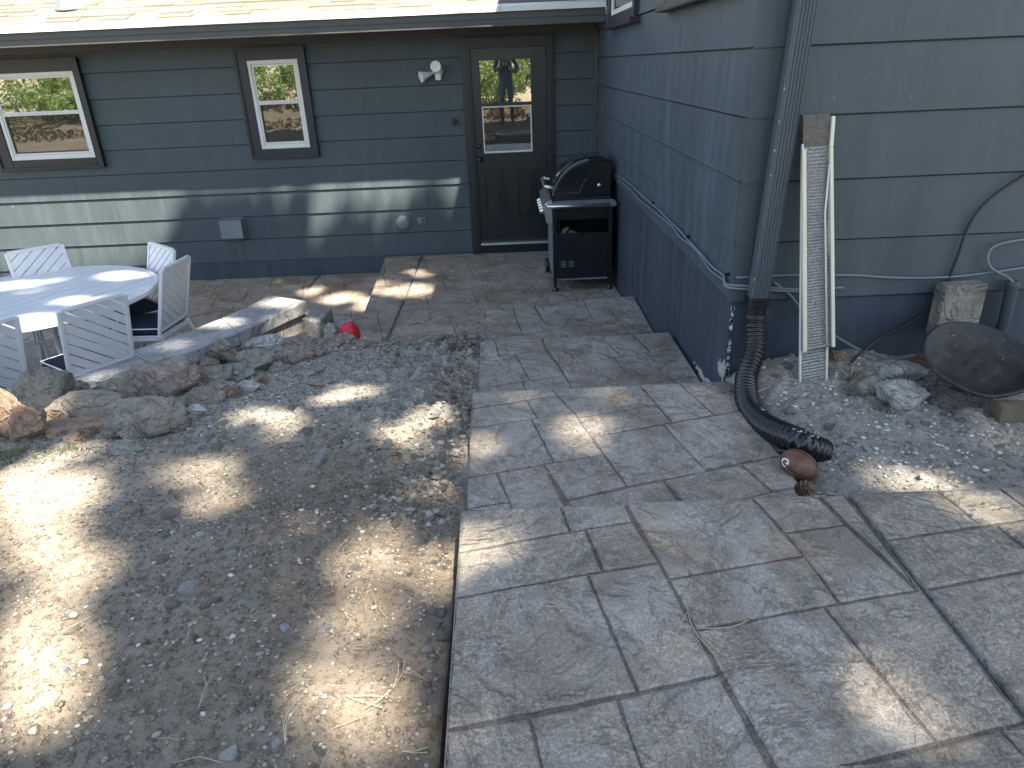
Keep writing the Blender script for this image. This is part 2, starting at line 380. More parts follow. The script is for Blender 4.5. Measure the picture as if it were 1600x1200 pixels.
def base_z(X, Y):
    X = np.asarray(X, float); Y = np.asarray(Y, float)
    zl = np.interp(Y, PY[:, 0], PY[:, 1]); zr = np.interp(Y, PR[:, 0], PR[:, 1])
    d, side = seg_dist(X, Y)
    beyond = side < 0
    soil = -1.955 + (zl + 1.955) * sstep(-.05, 1.15, d)
    soil = np.minimum(soil, zl)
    z = np.where(beyond, -2.32, soil)
    z = np.where((X < -1.9) & (Y > 5.7), -2.32, z)
    z = np.where(X > .5, zr, z)
    # a shallow trough along the path edge, a heap right of the corner
    lim = np.interp(Y, [2.95, 3.06, 4.18, 4.28, 5], [-1.43, -1.64, -1.645, -1.83, -1.86]) + .55 * np.clip(-.235 - X, 0, 1)
    z = np.where((X < .5) & (Y > 2.95), np.minimum(z, lim), z)
    z = z + .06 * np.exp(-((X - 1.45) / .35) ** 2 - ((Y - 3.1) / .22) ** 2)
    z = z - .075 * np.exp(-((X - 1.02) / .07) ** 2) * (Y < 3.3)
    z = z - .05 * np.exp(-((X - 1.15) / .16) ** 2 - ((Y - 2.35) / .5) ** 2)
    z = z + .04 * np.exp(-((X + 1.3) / .3) ** 2 - ((Y - 3.6) / .3) ** 2)
    return z
def rough_z(X, Y):
    v = .050 * vnoise(X * 1.7, Y * 1.7, 1) + .026 * vnoise(X * 5, Y * 5, 2) + .015 * vnoise(X * 13, Y * 13, 3) + .009 * vnoise(X * 31, Y * 31, 4) + .006 * vnoise(X * 62, Y * 62, 5)
    lump = np.maximum(0, vnoise(X * 22, Y * 22, 6) - .14) * .07
    edge = 1 + 1.6 * np.exp(-((X + .42) / .25) ** 2) * sstep(1.8, 2.6, Y) + 1.0 * sstep(4.3, 4.7, Y)
    return v + lump * edge
def gz(x, y): return float(base_z(np.array([x]), np.array([y]))[0] + rough_z(np.array([x]), np.array([y]))[0])
xs = np.concatenate([-np.geomspace(60, 3.6, 24), np.arange(-3.5, 2.75, .0145), np.geomspace(2.8, 60, 24)])
ys = np.concatenate([-np.geomspace(60, 1.0, 50), np.linspace(-.95, .8, 24), np.arange(.82, 5.75, .0145), np.geomspace(5.8, 60, 24)])
GX, GY = np.meshgrid(xs, ys)
GZ = base_z(GX, GY) + rough_z(GX, GY)
GZ = np.where((GX > -.185) & (GX < np.where(GY > 3.12, XW + .5, XW - .005)) & (GY > .95) & (GY < 8), -2.4, GZ)       # under the path
GZ = np.where((GX > 1.07) & (GY > .95) & (GY < 1.80), -1.6, GZ)
GZ = np.where(GY > 5.9, -2.4, GZ)
me = bpy.data.meshes.new('ground'); nx, ny = len(xs), len(ys)
idx = np.arange(nx * ny).reshape(ny, nx)
fc = np.stack([idx[:-1, :-1], idx[:-1, 1:], idx[1:, 1:], idx[1:, :-1]], -1).reshape(-1, 4)
me.vertices.add(nx * ny); me.vertices.foreach_set('co', np.stack([GX, GY, GZ], -1).ravel())
me.loops.add(fc.size); me.loops.foreach_set('vertex_index', fc.ravel())
me.polygons.add(len(fc)); me.polygons.foreach_set('loop_start', np.arange(0, fc.size, 4)); me.polygons.foreach_set('loop_total', np.full(len(fc), 4))
me.update(calc_edges=True)
tag(mesh_obj('ground', me, M_DIRT, smooth=True), kind='structure')

# ================================================================ STAMPED CONCRETE
def clip(poly, nx_, ny_, c):
    out = []
    for i in range(len(poly)):
        p, q = poly[i], poly[(i + 1) % len(poly)]
        dp = p[0] * nx_ + p[1] * ny_ - c; dq = q[0] * nx_ + q[1] * ny_ - c
        if dp <= 0: out.append(p)
        if (dp < 0 < dq) or (dq < 0 < dp):
            t = dp / (dp - dq); out.append((p[0] + (q[0] - p[0]) * t, p[1] + (q[1] - p[1]) * t))
    return out
def area(p): return .5 * sum(p[i][0] * p[(i + 1) % len(p)][1] - p[(i + 1) % len(p)][0] * p[i][1] for i in range(len(p)))
def clip_convex(poly, hull):
    if area(hull) < 0: hull = hull[::-1]
    for i in range(len(hull)):
        a, b = hull[i], hull[(i + 1) % len(hull)]; ex, ey = b[0] - a[0], b[1] - a[1]; L = math.hypot(ex, ey)
        n = (ey / L, -ex / L); poly = clip(poly, n[0], n[1], a[0] * n[0] + a[1] * n[1])
        if len(poly) < 3: return []
    return poly
def inset(poly, d):
    if area(poly) < 0: poly = poly[::-1]
    big = poly
    for i in range(len(poly)):
        a, b = poly[i], poly[(i + 1) % len(poly)]; ex, ey = b[0] - a[0], b[1] - a[1]; L = math.hypot(ex, ey)
        if L < 1e-6: continue
        n = (ey / L, -ex / L); big = clip(big, n[0], n[1], a[0] * n[0] + a[1] * n[1] - d)
        if len(big) < 3: return []
    # drop doubled points
    out = []
    for p in big:
        if not out or math.hypot(p[0] - out[-1][0], p[1] - out[-1][1]) > 1e-4: out.append(p)
    return out
def stones(slab, hull, polys, z, mat, j=.0044, border=.0, h=.006):
    for P in polys:
        P = clip_convex(P, inset(hull, border) if border else hull)
        if len(P) < 3 or abs(area(P)) < .0015: continue
        A = inset(P, j); B = inset(P, j + .006)
        if len(A) < 3 or len(B) < 3 or len(A) != len(B): 
            if len(B) < 3: continue
            A = B
        def rag(A, B, amp):
            a2, b2 = [], []
            for i in range(len(A)):
                p, q = A[i], A[(i + 1) % len(A)]; p2, q2 = B[i], B[(i + 1) % len(B)]; L = math.hypot(q[0] - p[0], q[1] - p[1]); m = max(1, min(9, int(L / .035)))
                nx_, ny_ = (q[1] - p[1]) / max(L, 1e-6), -(q[0] - p[0]) / max(L, 1e-6)
                for k in range(m):
                    t = k / m; o = random.uniform(-amp, amp * .6) if k else 0; o2 = o + random.uniform(-amp, amp) * .5 if k else 0
                    a2.append((p[0] + (q[0] - p[0]) * t + nx_ * o, p[1] + (q[1] - p[1]) * t + ny_ * o)); b2.append((p2[0] + (q2[0] - p2[0]) * t + nx_ * o2, p2[1] + (q2[1] - p2[1]) * t + ny_ * o2))
            return a2, b2
        A, B = rag(A, B, .0016)
        tz = random.uniform(-.0012, .0012)
        bm = bmesh.new()
        lo = [bm.verts.new((x, y, z - h)) for x, y in A]
        mi = [bm.verts.new((x, y, z - .003 + tz)) for x, y in A]
        hi = [bm.verts.new((x, y, z + tz)) for x, y in B]
        n = len(A)
        for i in range(n):
            bm.faces.new((lo[i], lo[(i + 1) % n], mi[(i + 1) % n], mi[i]))
            bm.faces.new((mi[i], mi[(i + 1) % n], hi[(i + 1) % n], hi[i]))
        bm.faces.new(hi)
        bmobj('paving_stone', bm, mat, slab)
def slab(name, hull, z, depth, parent=None, edge=M_EDGE, joint=M_JOINT, lip=.0145):
    """concrete body: recessed joint bed inside a rounded rim"""
    if area(hull) < 0: hull = hull[::-1]
    bm = bmesh.new(); n = len(hull)
    rings = []
    for off, zz in ((0, z - depth), (0, z - .016), (.0015, z - .009), (lip * .8, z - .0005), (lip, z - .0005), (lip + .001, z - .0052)):
        H = inset(hull, off) if off else hull
        rings.append([bm.verts.new((x, y, zz)) for x, y in H])
    for a, b in zip(rings[:-1], rings[1:]):
        for i in range(n): bm.faces.new((a[i], a[(i + 1) % n], b[(i + 1) % n], b[i]))
    f = bm.faces.new(rings[-1]); f.material_index = 1
    o = bmobj(name, bm, edge, parent); o.data.materials.append(joint)
    return tag(o, kind='structure')
def pxpoly(P, z): return [tuple(G(x, y, z)[:2]) for x, y in P]
# --- landing nearest the camera
hull4 = [(-.176, .93), (-.190, 1.852), (1.0205, 1.856), (1.0205, .925)]
hull4b = [(1.0305, .925), (1.0305, 1.856), (3.4, 1.85), (3.4, .91)]
S4P = [[(690, 868), (891, 830), (868, 770), (690, 776)], [(891, 830), (989, 814), (965, 762), (868, 770)],
 [(690, 868), (915, 826), (942, 892), (690, 938)], [(915, 826), (989, 814), (1030, 878), (942, 892)],
 [(965, 762), (1158, 758), (1258, 867), (1045, 904)], [(1158, 758), (1262, 758), (1322, 819), (1228, 832)],
 [(1228, 832), (1322, 819), (1433, 922), (1312, 942)], [(1262, 758), (1400, 758), (1470, 915), (1433, 922), (1321, 818)],
 [(690, 938), (918, 896), (997, 1081), (690, 1141)], [(918, 896), (1030, 878), (1124, 1053), (997, 1081)],
 [(1045, 904), (1258, 867), (1312, 942), (1088, 984)],
 [(690, 1141), (827, 1119), (853, 1215), (690, 1250)], [(827, 1119), (964, 1090), (1014, 1225), (853, 1225)],
 [(964, 1090), (1124, 1053), (1216, 1220), (1010, 1225)], [(1088, 984), (1287, 946), (1465, 1160), (1225, 1220)],
 [(1287, 946), (1470, 915), (1680, 1110), (1465, 1160)], [(1225, 1222), (1562, 1138), (1640, 1215), (1260, 1290)],
 [(1562, 1138), (1680, 1110), (1740, 1200), (1640, 1225)]]
S4Q = [[(1280, 758), (1455, 758), (1533, 821), (1350, 849)], [(1455, 758), (1556, 758), (1625, 808), (1533, 821)],
 [(1350, 849), (1555, 819), (1640, 884), (1420, 925)], [(1625, 808), (1555, 819), (1640, 884), (1850, 850), (1760, 790)],
 [(1556, 758), (1700, 758), (1760, 790), (1625, 808)], [(1420, 925), (1760, 862), (2000, 1030), (1560, 1136)],
 [(1560, 1136), (2000, 1030), (2100, 1200), (1640, 1240)], [(1850, 850), (2200, 790), (2600, 1000), (2000, 1030), (1760, 862)]]
landing = slab('landing', hull4, Z4, .5, lip=.005); stones(landing, hull4, [pxpoly(p, Z4) for p in S4P], Z4, M_STONE, border=.001)
landing_b = slab('landing', hull4b, Z4, .5, lip=.005); stones(landing_b, hull4b, [pxpoly(p, Z4) for p in S4Q], Z4, M_STONE, border=.001)
S3P = [[(720, 600), (853, 598), (871, 617), (720, 640)], [(853, 598), (985, 584), (1026, 631), (901, 652), (871, 617)],
 [(720, 640), (824, 625), (840, 652), (720, 671)], [(824, 625), (871, 617), (897, 644), (840, 652)],
 [(901, 652), (1026, 631), (1050, 659), (924, 682)], [(985, 584), (1042, 580), (1116, 648), (1050, 659)],
 [(1042, 580), (1150, 575), (1170, 606), (1085, 620)], [(1085, 620), (1170, 606), (1200, 634), (1116, 648)],
 [(720, 671), (830, 653), (866, 722), (720, 747)], [(830, 653), (897, 643), (943, 709), (866, 722)],
 [(924, 682), (1036, 663), (1106, 736), (980, 759)], [(1036, 663), (1210, 632), (1250, 706), (1101, 733)],
 [(720, 747), (776, 738), (797, 783), (720, 796)], [(776, 738), (850, 725), (895, 812), (808, 812)],
 [(720, 796), (797, 783), (808, 812), (720, 820)], [(850, 725), (943, 709), (980, 759), (887, 781)],
 [(887, 781), (1036, 749), (1080, 812), (900, 812)], [(1036, 749), (1158, 724), (1207, 768), (1078, 795)],
 [(1158, 724), (1260, 704), (1290, 750), (1207, 768)], [(1078, 795), (1300, 748), (1320, 800), (1090, 815)]]
hull3 = [(-.193, 1.83), (-.208, 3.03), (1.015, 3.04), (1.0, 1.83)]
path3 = slab('path', hull3, Z3, .5, lip=.005); stones(path3, hull3, [pxpoly(p, Z3) for p in S3P], Z3, M_STONE, border=.001)
S2P = [[(725, 531), (772, 527), (781, 556), (725, 563)], [(772, 527), (843, 519), (853, 545), (781, 556)],
 [(725, 563), (806, 553), (828, 594), (725, 610)], [(806, 553), (852, 545), (882, 586), (828, 594)],
 [(725, 610), (817, 596), (830, 630), (725, 645)], [(817, 596), (882, 586), (905, 620), (830, 630)],
 [(840, 510), (921, 505), (944, 528), (853, 541)], [(853, 541), (944, 528), (971, 556), (875, 571)],
 [(875, 571), (959, 558), (1016, 615), (905, 628)], [(921, 505), (967, 500), (996, 529), (949, 534)],
 [(949, 534), (996, 529), (1017, 550), (971, 556)], [(967, 500), (1060, 496), (1075, 542), (1017, 550)],
 [(959, 558), (1080, 541), (1115, 584), (997, 600)], [(997, 600), (1115, 584), (1150, 620), (1016, 628)]]
hull2 = [(-.208, 3.0), (-.216, 4.24), (1.005, 4.26), (1.016, 3.0)]
path2 = slab('path', hull2, Z2, .5, lip=.005); stones(path2, hull2, [pxpoly(p, Z2) for p in S2P], Z2, M_STONE, border=.001)
S1P = [[(745, 470), (800, 465), (806, 496), (745, 502)], [(800, 465), (828, 463), (842, 492), (806, 496)],
 [(745, 502), (806, 496), (818, 522), (745, 531)], [(806, 496), (842, 492), (862, 516), (818, 522)],
 [(745, 531), (862, 516), (875, 535), (745, 550)], [(828, 463), (905, 456), (925, 495), (853, 506)],
 [(853, 506), (925, 495), (948, 525), (875, 535)], [(905, 456), (938, 452), (962, 487), (925, 495)],
 [(938, 452), (1005, 446), (1015, 471), (952, 478)], [(952, 478), (1015, 471), (1045, 515), (985, 522)],
 [(925, 495), (962, 489), (985, 520), (945, 526)]]
hull1 = [(-.218, 4.2), (-.214, 5.50), (1.018, 5.66), (1.018, 4.22)]
path1 = slab('path', hull1, Z1, .35, lip=.005); stones(path1, hull1, [pxpoly(p, Z1) for p in S1P], Z1, M_STONE, border=.001)
# --- patios, ashlar stamp turned 12 degrees
def ashlar(x0, x1, y0, y1, rot=math.radians(12)):
    out = []; c, s = math.cos(rot), math.sin(rot); cx, cy = (x0 + x1) / 2, (y0 + y1) / 2; r = math.hypot(x1 - x0, y1 - y0) / 2
    T = lambda u, v: (cx + u * c - v * s, cy + u * s + v * c)
    v = -r
    while v < r:
        hh = random.choice([.23, .31, .46, .46]); u = -r - random.random() * .4
        while u < r:
            ww = random.choice([.31, .46, .46, .61])
            if hh > .4 and random.random() < .3:
                k = .5 if random.random() < .5 else .34
                out.append([T(u, v), T(u + ww, v), T(u + ww, v + hh * k), T(u, v + hh * k)]); out.append([T(u, v + hh * k), T(u + ww, v + hh * k), T(u + ww, v + hh), T(u, v + hh)])
            else: out.append([T(u, v), T(u + ww, v), T(u + ww, v + hh), T(u, v + hh)])
            u += ww
        v += hh
    return out
hullP1 = [(-1.30, 4.9), (-1.483, YB), (-1.045, YB), (-1.045, 4.9)]
hullP2 = [(-1.035, 4.9), (-1.035, YB), (XW, YB), (XW, 4.9)]
patA = slab('upper_patio', hullP1, ZP, .35); patB = slab('upper_patio', hullP2, ZP, .35)
pats = ashlar(-1.6, 1.1, 4.8, 8.3)
stones(patA, hullP1, pats, ZP, M_STONE_P, j=.004, border=.012); stones(patB, hullP2, pats, ZP, M_STONE_P, j=.004, border=.012)
hullL1 = [(-2.29, 4.0), (-2.29, YB), (-1.30, YB), (-1.30, 4.0)]
hullL2 = [(-6.8, 3.0), (-6.8, YB), (-2.30, YB), (-2.30, 3.0)]
lpA = slab('lower_patio', hullL1, ZL, .3, lip=.01); lpB = slab('lower_patio', hullL2, ZL, .3, lip=.01)
pats = ashlar(-6.9, -1.2, 3.0, 8.3)
stones(lpA, hullL1, pats, ZL, M_STONE_P, j=.004, border=.01); stones(lpB, hullL2, pats, ZL, M_STONE_P, j=.004, border=.01)

# ================================================================ HOUSE
house = empty('house', (0, 0, 0), 0, 'dark grey lap-sided house with black door, white windows and a bluish foundation', 'house')
def board_back(z0, z1, x0, x1, mat, name='siding_board', t=.017):
    bm = bmesh.new()
    prof = [(YB + .03, z0), (YB - t, z0), (YB - t + .0015, z0 + .02), (YB - .003, z1 - .011), (YB + .016, z1 - .011 - .001), (YB + .016, z1 + .012), (YB + .03, z1 + .012)]
    A = [bm.verts.new((x0, y, z)) for y, z in prof]; B = [bm.verts.new((x1, y, z)) for y, z in prof]; n = 7
    bm.faces.new(A); bm.faces.new(B[::-1])
    for i in range(n): bm.faces.new((A[i], B[i], B[(i + 1) % n], A[(i + 1) % n]))
    return bmobj(name, bm, mat, house)
def board_y(z0, z1, y0, y1, mat, t=.015):     # wing side wall, facing -X
    bm = bmesh.new(); prof = [(XW + .03, z0), (XW - t, z0), (XW - t + .0015, z0 + .02), (XW - .003, z1 - .008), (XW + .016, z1 - .008 - .001), (XW + .016, z1 + .012), (XW + .03, z1 + .012)]
    A = [bm.verts.new((x, y0, z)) for x, z in prof]; B = [bm.verts.new((x, y1, z)) for x, z in prof]
    bm.faces.new(A[::-1]); bm.faces.new(B)
    for i in range(7): bm.faces.new((A[(i + 1) % 7], B[(i + 1) % 7], B[i], A[i]))
    return bmobj('siding_board', bm, mat, house)
def board_x(z0, z1, x0, x1, mat, t=.017):     # wing front wall, facing -Y
    bm = bmesh.new(); prof = [(YC + .03, z0), (YC - t, z0), (YC - t + .0015, z0 + .02), (YC - .003, z1 - .008), (YC + .016, z1 - .008 - .001), (YC + .016, z1 + .012), (YC + .03, z1 + .012)]
    A = [bm.verts.new((x0, y, z)) for y, z in prof]; B = [bm.verts.new((x1, y, z)) for y, z in prof]
    bm.faces.new(A); bm.faces.new(B[::-1])
    for i in range(7): bm.faces.new((A[i], B[i], B[(i + 1) % 7], A[(i + 1) % 7]))
    return bmobj('siding_board', bm, mat, house)
zb = [-2.009 + .2614 * k for k in range(10)]
for k in range(9):
    z0, z1 = zb[k], zb[k + 1]
    cuts = [-8.2, -8.2 + 1.4 + (k * 1.37) % 2.2]
    while cuts[-1] < .9: cuts.append(cuts[-1] + 3.66)
    cuts[-1] = XW - .015
    if cuts[-1] - cuts[-2] < .3: cuts.pop(-2)
    for a, b in zip(cuts[:-1], cuts[1:]): board_back(z0, min(z1, .345), a + .0008, b - .0008, M_SIDE)
obox('skirting_board', (-8.2, YB - .006, ZL - .02), (-.50, YB + .03, -2.0), M_FOUND, house)
obox('skirting_board', (.50, YB - .006, ZL - .02), (XW - .01, YB + .03, -2.0), M_FOUND, house)
obox('house_wall', (-8.2, YB + .03, -2.4), (1.2, YB + .2, .46), M_SIDE, house)
obox('frieze_board', (-8.2, YB - .045, .285), (XW - .02, YB + .02, .38), M_FASCIA, house, .003)
obox('corner_trim', (XW - .055, YB - .045, ZP), (XW - .012, YB - .004, .285), M_FASCIA, house, .003)
# eave: soffit, fascia, drip edge
YE = 7.60
obox('soffit', (-8.2, YE + .02, .352), (.60, YB - .046, .362), M_FASCIA, house)
obox('soffit', (.60, YE + .02, .352), (XW - .03, YB - .046, .362), M_FASCIA, house)
obox('fascia_board', (-8.2, YE - .005, .325), (XW - .02, YE + .02, .452), M_FASCIA, house, .003)
obox('fascia_trim', (-8.2, YE - .018, .388), (XW - .02, YE - .006, .448), M_FASCIA, house, .003)
SL = .33
bm = bmesh.new(); prism(bm, [(YE - .02, .452), (13, .452 + SL * (13 - YE + .02)), (13, .48 + SL * (13 - YE + .02)), (YE - .02, .474)], lambda u, v, t: Vector((t, u, v)), -8.3, XW - .01)
roof = bmobj('roof', bm, M_SHING, house)
for a, b in ((-8.3, -5.2), (-5.198, -1.08), (-1.076, .0), (.004, XW - .02)):
    bm = bmesh.new(); prism(bm, [(YE - .052, .448), (YE - .052, .492), (YE - .046, .498), (YE + .05, .520), (YE + .05, .512), (YE - .044, .490), (YE - .044, .448)], lambda u, v, t: Vector((t, u, v)), a, b)
    bmobj('drip_edge', bm, M_WHITE, roof)
row = 0; y = YE - .015
cb = math.hypot(1, SL)
while row < 13:
    x = -5.9 + (row * .137) % .30
    zr = .474 + SL * (y - YE + .02)
    while x < XW - .05:
        wv = .30 if random.random() < .6 else random.uniform(.22, .34); x2 = min(x + wv, XW - .02)
        t = random.choice([.006, .012, .020])
        bm = bmesh.new(); L = .150 / cb + .03
        prism(bm, [(y, zr + .003), (y + L, zr + SL * L + .002), (y + L, zr + SL * L + .005), (y, zr + .003 + t)], lambda u, v, s: Vector((s, u, v)), x + .0015, x2 - .0015)
        bmobj('shingle', bm, M_SHING, roof); x = x2
    y += .142 / cb; row += 1
bm = bmesh.new(); yy = y + .0; prism(bm, [(yy, .48 + SL * (yy - YE)), (13, .48 + SL * (13 - YE)), (13, .50 + SL * (13 - YE)), (yy, .50 + SL * (yy - YE))], lambda u, v, t: Vector((t, u, v)), -8.3, XW - .02)
bmobj('roof_surface', bm, M_SHING, roof)
# roof vent flashing
kk = W(112, 13, 1); vy_ = (.474 - SL * (YE - .02)) / (kk.z - SL); vp = Vector((kk.x * vy_, vy_, kk.z * vy_))
vent = bmesh.new(); lathe(vent, [(.16, .0), (.15, .02), (.075, .13), (.055, .14), (.055, .34), (.048, .34)], 20, Matrix.Translation(vp) @ Matrix.Rotation(math.atan(SL) * .6, 4, 'X'))
bmobj('vent_pipe', vent, M_ALU, roof, True)
# wing walls
zs = [-1.045, -.776, -.511, -.246, .020]
while zs[-1] < 2.4: zs.append(zs[-1] + .2655)
for k in range(len(zs) - 1):
    cuts = [YC - .012, YC + 1.3 + (k * 1.13) % 1.9]
    while cuts[-1] < YB + .3: cuts.append(cuts[-1] + 2.44)
    cuts[-1] = YB - .02 if zs[k] < .46 else 12
    cuts = [c for i, c in enumerate(cuts) if c < cuts[-1] - .2 or i == len(cuts) - 1]
    for a, b in zip(cuts[:-1], cuts[1:]): board_y(zs[k], zs[k + 1], a + .0008, b - .0008, M_SIDE_SKY)
    cuts = [XW + .155, XW + 2.9 + (k * .77) % 1.5, 6.5]
    for a, b in zip(cuts[:-1], cuts[1:]): board_x(zs[k], zs[k + 1], a + .0008, b - .0008, M_SIDE)
    for a, b, t in ((XW - .014, XW + .065, .021), (XW + .066, XW + .154, .018)):
        bm = bmesh.new(); prof = [(YC + .02, zs[k] - .004), (YC - t, zs[k] - .004), (YC - t + .008, zs[k + 1] + .004), (YC + .02, zs[k + 1] + .004)]
        prism(bm, prof, lambda u, v, s: Vector((s, u, v)), a, b); bmobj('corner_board', bm, M_SIDE, house)
obox('house_wall', (XW + .03, YC + .03, -1.05), (6.5, 12, 2.45), M_SIDE, house)
obox('foundation', (XW + .001, YC + .004, -2.3), (6.5, 12, -1.052), M_FOUND, house, .006)
# peeling render and bare plaster along the foot of the corner
bm = bmesh.new()
for i in range(70):
    yq = YC + .02 + random.random() ** 1.7 * .55; hq = (.015 + .05 * max(0, 1 - (yq - YC) / .5)) * random.uniform(.3, 1)
    zbase = Z3 if yq < 3.03 else Z2 if yq < 4.2 else Z1
    zq = (-1.44 if yq < 3.25 else Z2) + random.random() * .03
    wq = random.uniform(.006, .025); pts = [(yq + wq * math.cos(a) * random.uniform(.6, 1.1), zq + hq * math.sin(a) * random.uniform(.6, 1.1)) for a in [k * math.pi / 4 for k in range(8)]]
    prism(bm, pts, lambda u, v, t: Vector((t, u, v)), XW - random.uniform(.001, .005), XW + .001)
for i in range(26):
    zq = -1.45 + random.random() ** 2 * .5; wq = random.uniform(.004, .012)
    pts = [(XW + .008 + wq * math.cos(a) * random.uniform(.5, 1.1), zq + wq * 1.6 * math.sin(a) * random.uniform(.6, 1.1)) for a in [k * math.pi / 3 for k in range(6)]]
    prism(bm, pts, lambda u, v, t: Vector((u, t, v)), YC + .001, YC + .005)
tag(bmobj('chipped_plaster', bm, RM['white'], house), kind='stuff')
# wing roof (out of the picture; its eave shades the yard)
def zroof(x): return 2.46 + .42 * (x - .58) if x < 3.8 else 2.46 + .42 * (3.8 - .58) - .42 * (x - 3.8)
for a, b in ((.58, 3.8), (3.8, 7.0)):
    bm = bmesh.new(); prism(bm, [(a, zroof(a)), (b, zroof(b)), (b, zroof(b) + .09), (a, zroof(a) + .09)], lambda u, v, t: Vector((u, t, v)), YC - .35, 12.2)
    bmobj('wing_roof', bm, M_SHING, house)
obox('wing_soffit', (.60, YC - .33, 2.44), (XW - .02, 12.2, 2.458), M_FASCIA, house)

# windows
def window(x0, x1, z0, z1, fx0, fx1, fz0, fz1, zm, Y=YB, label=None):
    """outer casing, inner white frame"""
    d = .052; bm = bmesh.new()
    yf = Y - d
    for a, b in (((x0, yf, z0), (fx0 - .012, Y + .01, z1)), ((fx1 + .012, yf, z0), (x1, Y + .01, z1)), ((fx0 - .012, yf, fz1 + .012), (fx1 + .012, Y + .01, z1)), ((fx0 - .012, yf, z0), (fx1 + .012, Y + .01, fz0 - .012))):
        box(bm, a, b, .004)
    win = bmobj('window', bm, M_TRIM, house)
    if label: win['label'] = label
    bm = bmesh.new(); t = .016
    for a, b in (((x0 - t, yf - t, z0 - t), (x0 + t, Y, z1 + t)), ((x1 - t, yf - t, z0 - t), (x1 + t, Y, z1 + t)), ((x0 + t, yf - t, z1 - t), (x1 - t, Y, z1 + t)), ((x0 + t, yf - t, z0 - t), (x1 - t, Y, z0 + t))):
        box(bm, a, b, .003)
    bmobj('trim', bm, M_TRIM, win)
    f = .026; ya = Y - .040
    bm = bmesh.new()
    box(bm, (fx0 - .0115, ya, fz0 - .0115), (fx0 + f, Y, fz1 + .0115), .003); box(bm, (fx1 - f, ya, fz0 - .0115), (fx1 + .0115, Y, fz1 + .0115), .003)
    box(bm, (fx0 + f, ya, fz1 - f), (fx1 - f, Y, fz1 + .0115), .003); box(bm, (fx0 + f, ya, fz0 - .0115), (fx1 - f, Y, fz0 + f + .012), .003)
    bmobj('frame', bm, M_WHITE, win)
    bm = bmesh.new()
    s = .018; a0, a1 = fx0 + f + .002, fx1 - f - .002
    for (q0, q1, yy) in ((zm, fz1 - f - .002, Y - .030), (fz0 + f + .014, zm - .002, Y - .034)):
        box(bm, (a0, yy, q0), (a0 + s, Y, q1), .002); box(bm, (a1 - s, yy, q0), (a1, Y, q1), .002)
        box(bm, (a0 + s, yy, q1 - s), (a1 - s, Y, q1), .002); box(bm, (a0 + s, yy, q0), (a1 - s, Y, q0 + s), .002)
    bmobj('sash', bm, M_WHITE, win)
    bm = bmesh.new(); box(bm, (a0 + s * .8, Y - .022, zm + s * .8), (a1 - s * .8, Y - .020, fz1 - f - s * .8)); bmobj('pane', bm, M_GLASS, win)
    bm = bmesh.new(); box(bm, (a0 + s * .8, Y - .021, fz0 + f + .014 + s * .8), (a1 - s * .8, Y - .019, zm - s * .8)); o = bmobj('pane', bm, M_SCREEN, win); o['label'] = 'lower pane behind a dark insect screen'
    bm = bmesh.new(); xq = a0 + s + .012
    for (p, q) in (((xq, 0, fz0 + f + .036), (xq, 0, zm - .024)), ((xq + .01, 0, fz0 + f + .04), (a1 - s - .01, 0, fz0 + f + .04))):
        bar(bm, (p[0], Y - .026, p[2]), (q[0], Y - .026, q[2]), .012, .006, (0, 1, 0))
    bmobj('screen_frame', bm, M_TRIM, win)
    return win
Yw = YB - .03
def wx(x, y): return W(x, y, Yw)
fa, fb = wx(385, 95), wx(463, 93); fc_, fd = wx(412, 234), wx(485, 230); mdl = wx(440, 161)
window(-2.81, -2.09, -.845, .235, (fa.x + fc_.x) / 2 + .004, (fb.x + fd.x) / 2 - .004, (fc_.z + fd.z) / 2 + .015, (fa.z + fb.z) / 2 - .008, mdl.z + .01, label='tall narrow window with white frame')
fb, fd, fc_, mdl = wx(112, 111), wx(149, 245), wx(22, 252), wx(60, 179)
window(fc_.x - .145, -4.485, -.86, .220, fc_.x, (fb.x + fd.x) / 2, (fc_.z + fd.z) / 2 + .012, fb.z - .01, mdl.z + .012, label='wide window at the left end with white frame')
# wing side windows: sills just inside the top of the picture
for y0, y1, z0 in ((5.80, 7.18, .245), (3.35, 4.80, .25)):
    bm = bmesh.new(); box(bm, (XW - .05, y0, z0 + .03), (XW + .01, y0 + .09, 1.6), .004); box(bm, (XW - .05, y1 - .09, z0 + .03), (XW + .01, y1, 1.6), .004)
    box(bm, (XW - .05, y0 + .09, 1.51), (XW + .01, y1 - .09, 1.6), .004); box(bm, (XW - .05, y0 + .09, z0 + .03), (XW + .01, y1 - .09, z0 + .10), .004)
    win = bmobj('window', bm, M_TRIM, house)
    bm = bmesh.new(); box(bm, (XW - .085, y0 - .03, z0 - .01), (XW + .01, y1 + .03, z0 + .028), .005); bmobj('sill', bm, M_TRIM, win)
    bm = bmesh.new(); q = .035
    box(bm, (XW - .035, y0 + .092, z0 + .102), (XW, y0 + .092 + q, 1.508)); box(bm, (XW - .035, y1 - .092 - q, z0 + .102), (XW, y1 - .092, 1.508)); box(bm, (XW - .035, y0 + .092 + q, z0 + .102), (XW, y1 - .092 - q, z0 + .14))
    bmobj('frame', bm, M_WHITE, win)
    obox('pane', (XW - .022, y0 + .12, z0 + .135), (XW - .020, y1 - .12, 1.5), M_GLASS, win)
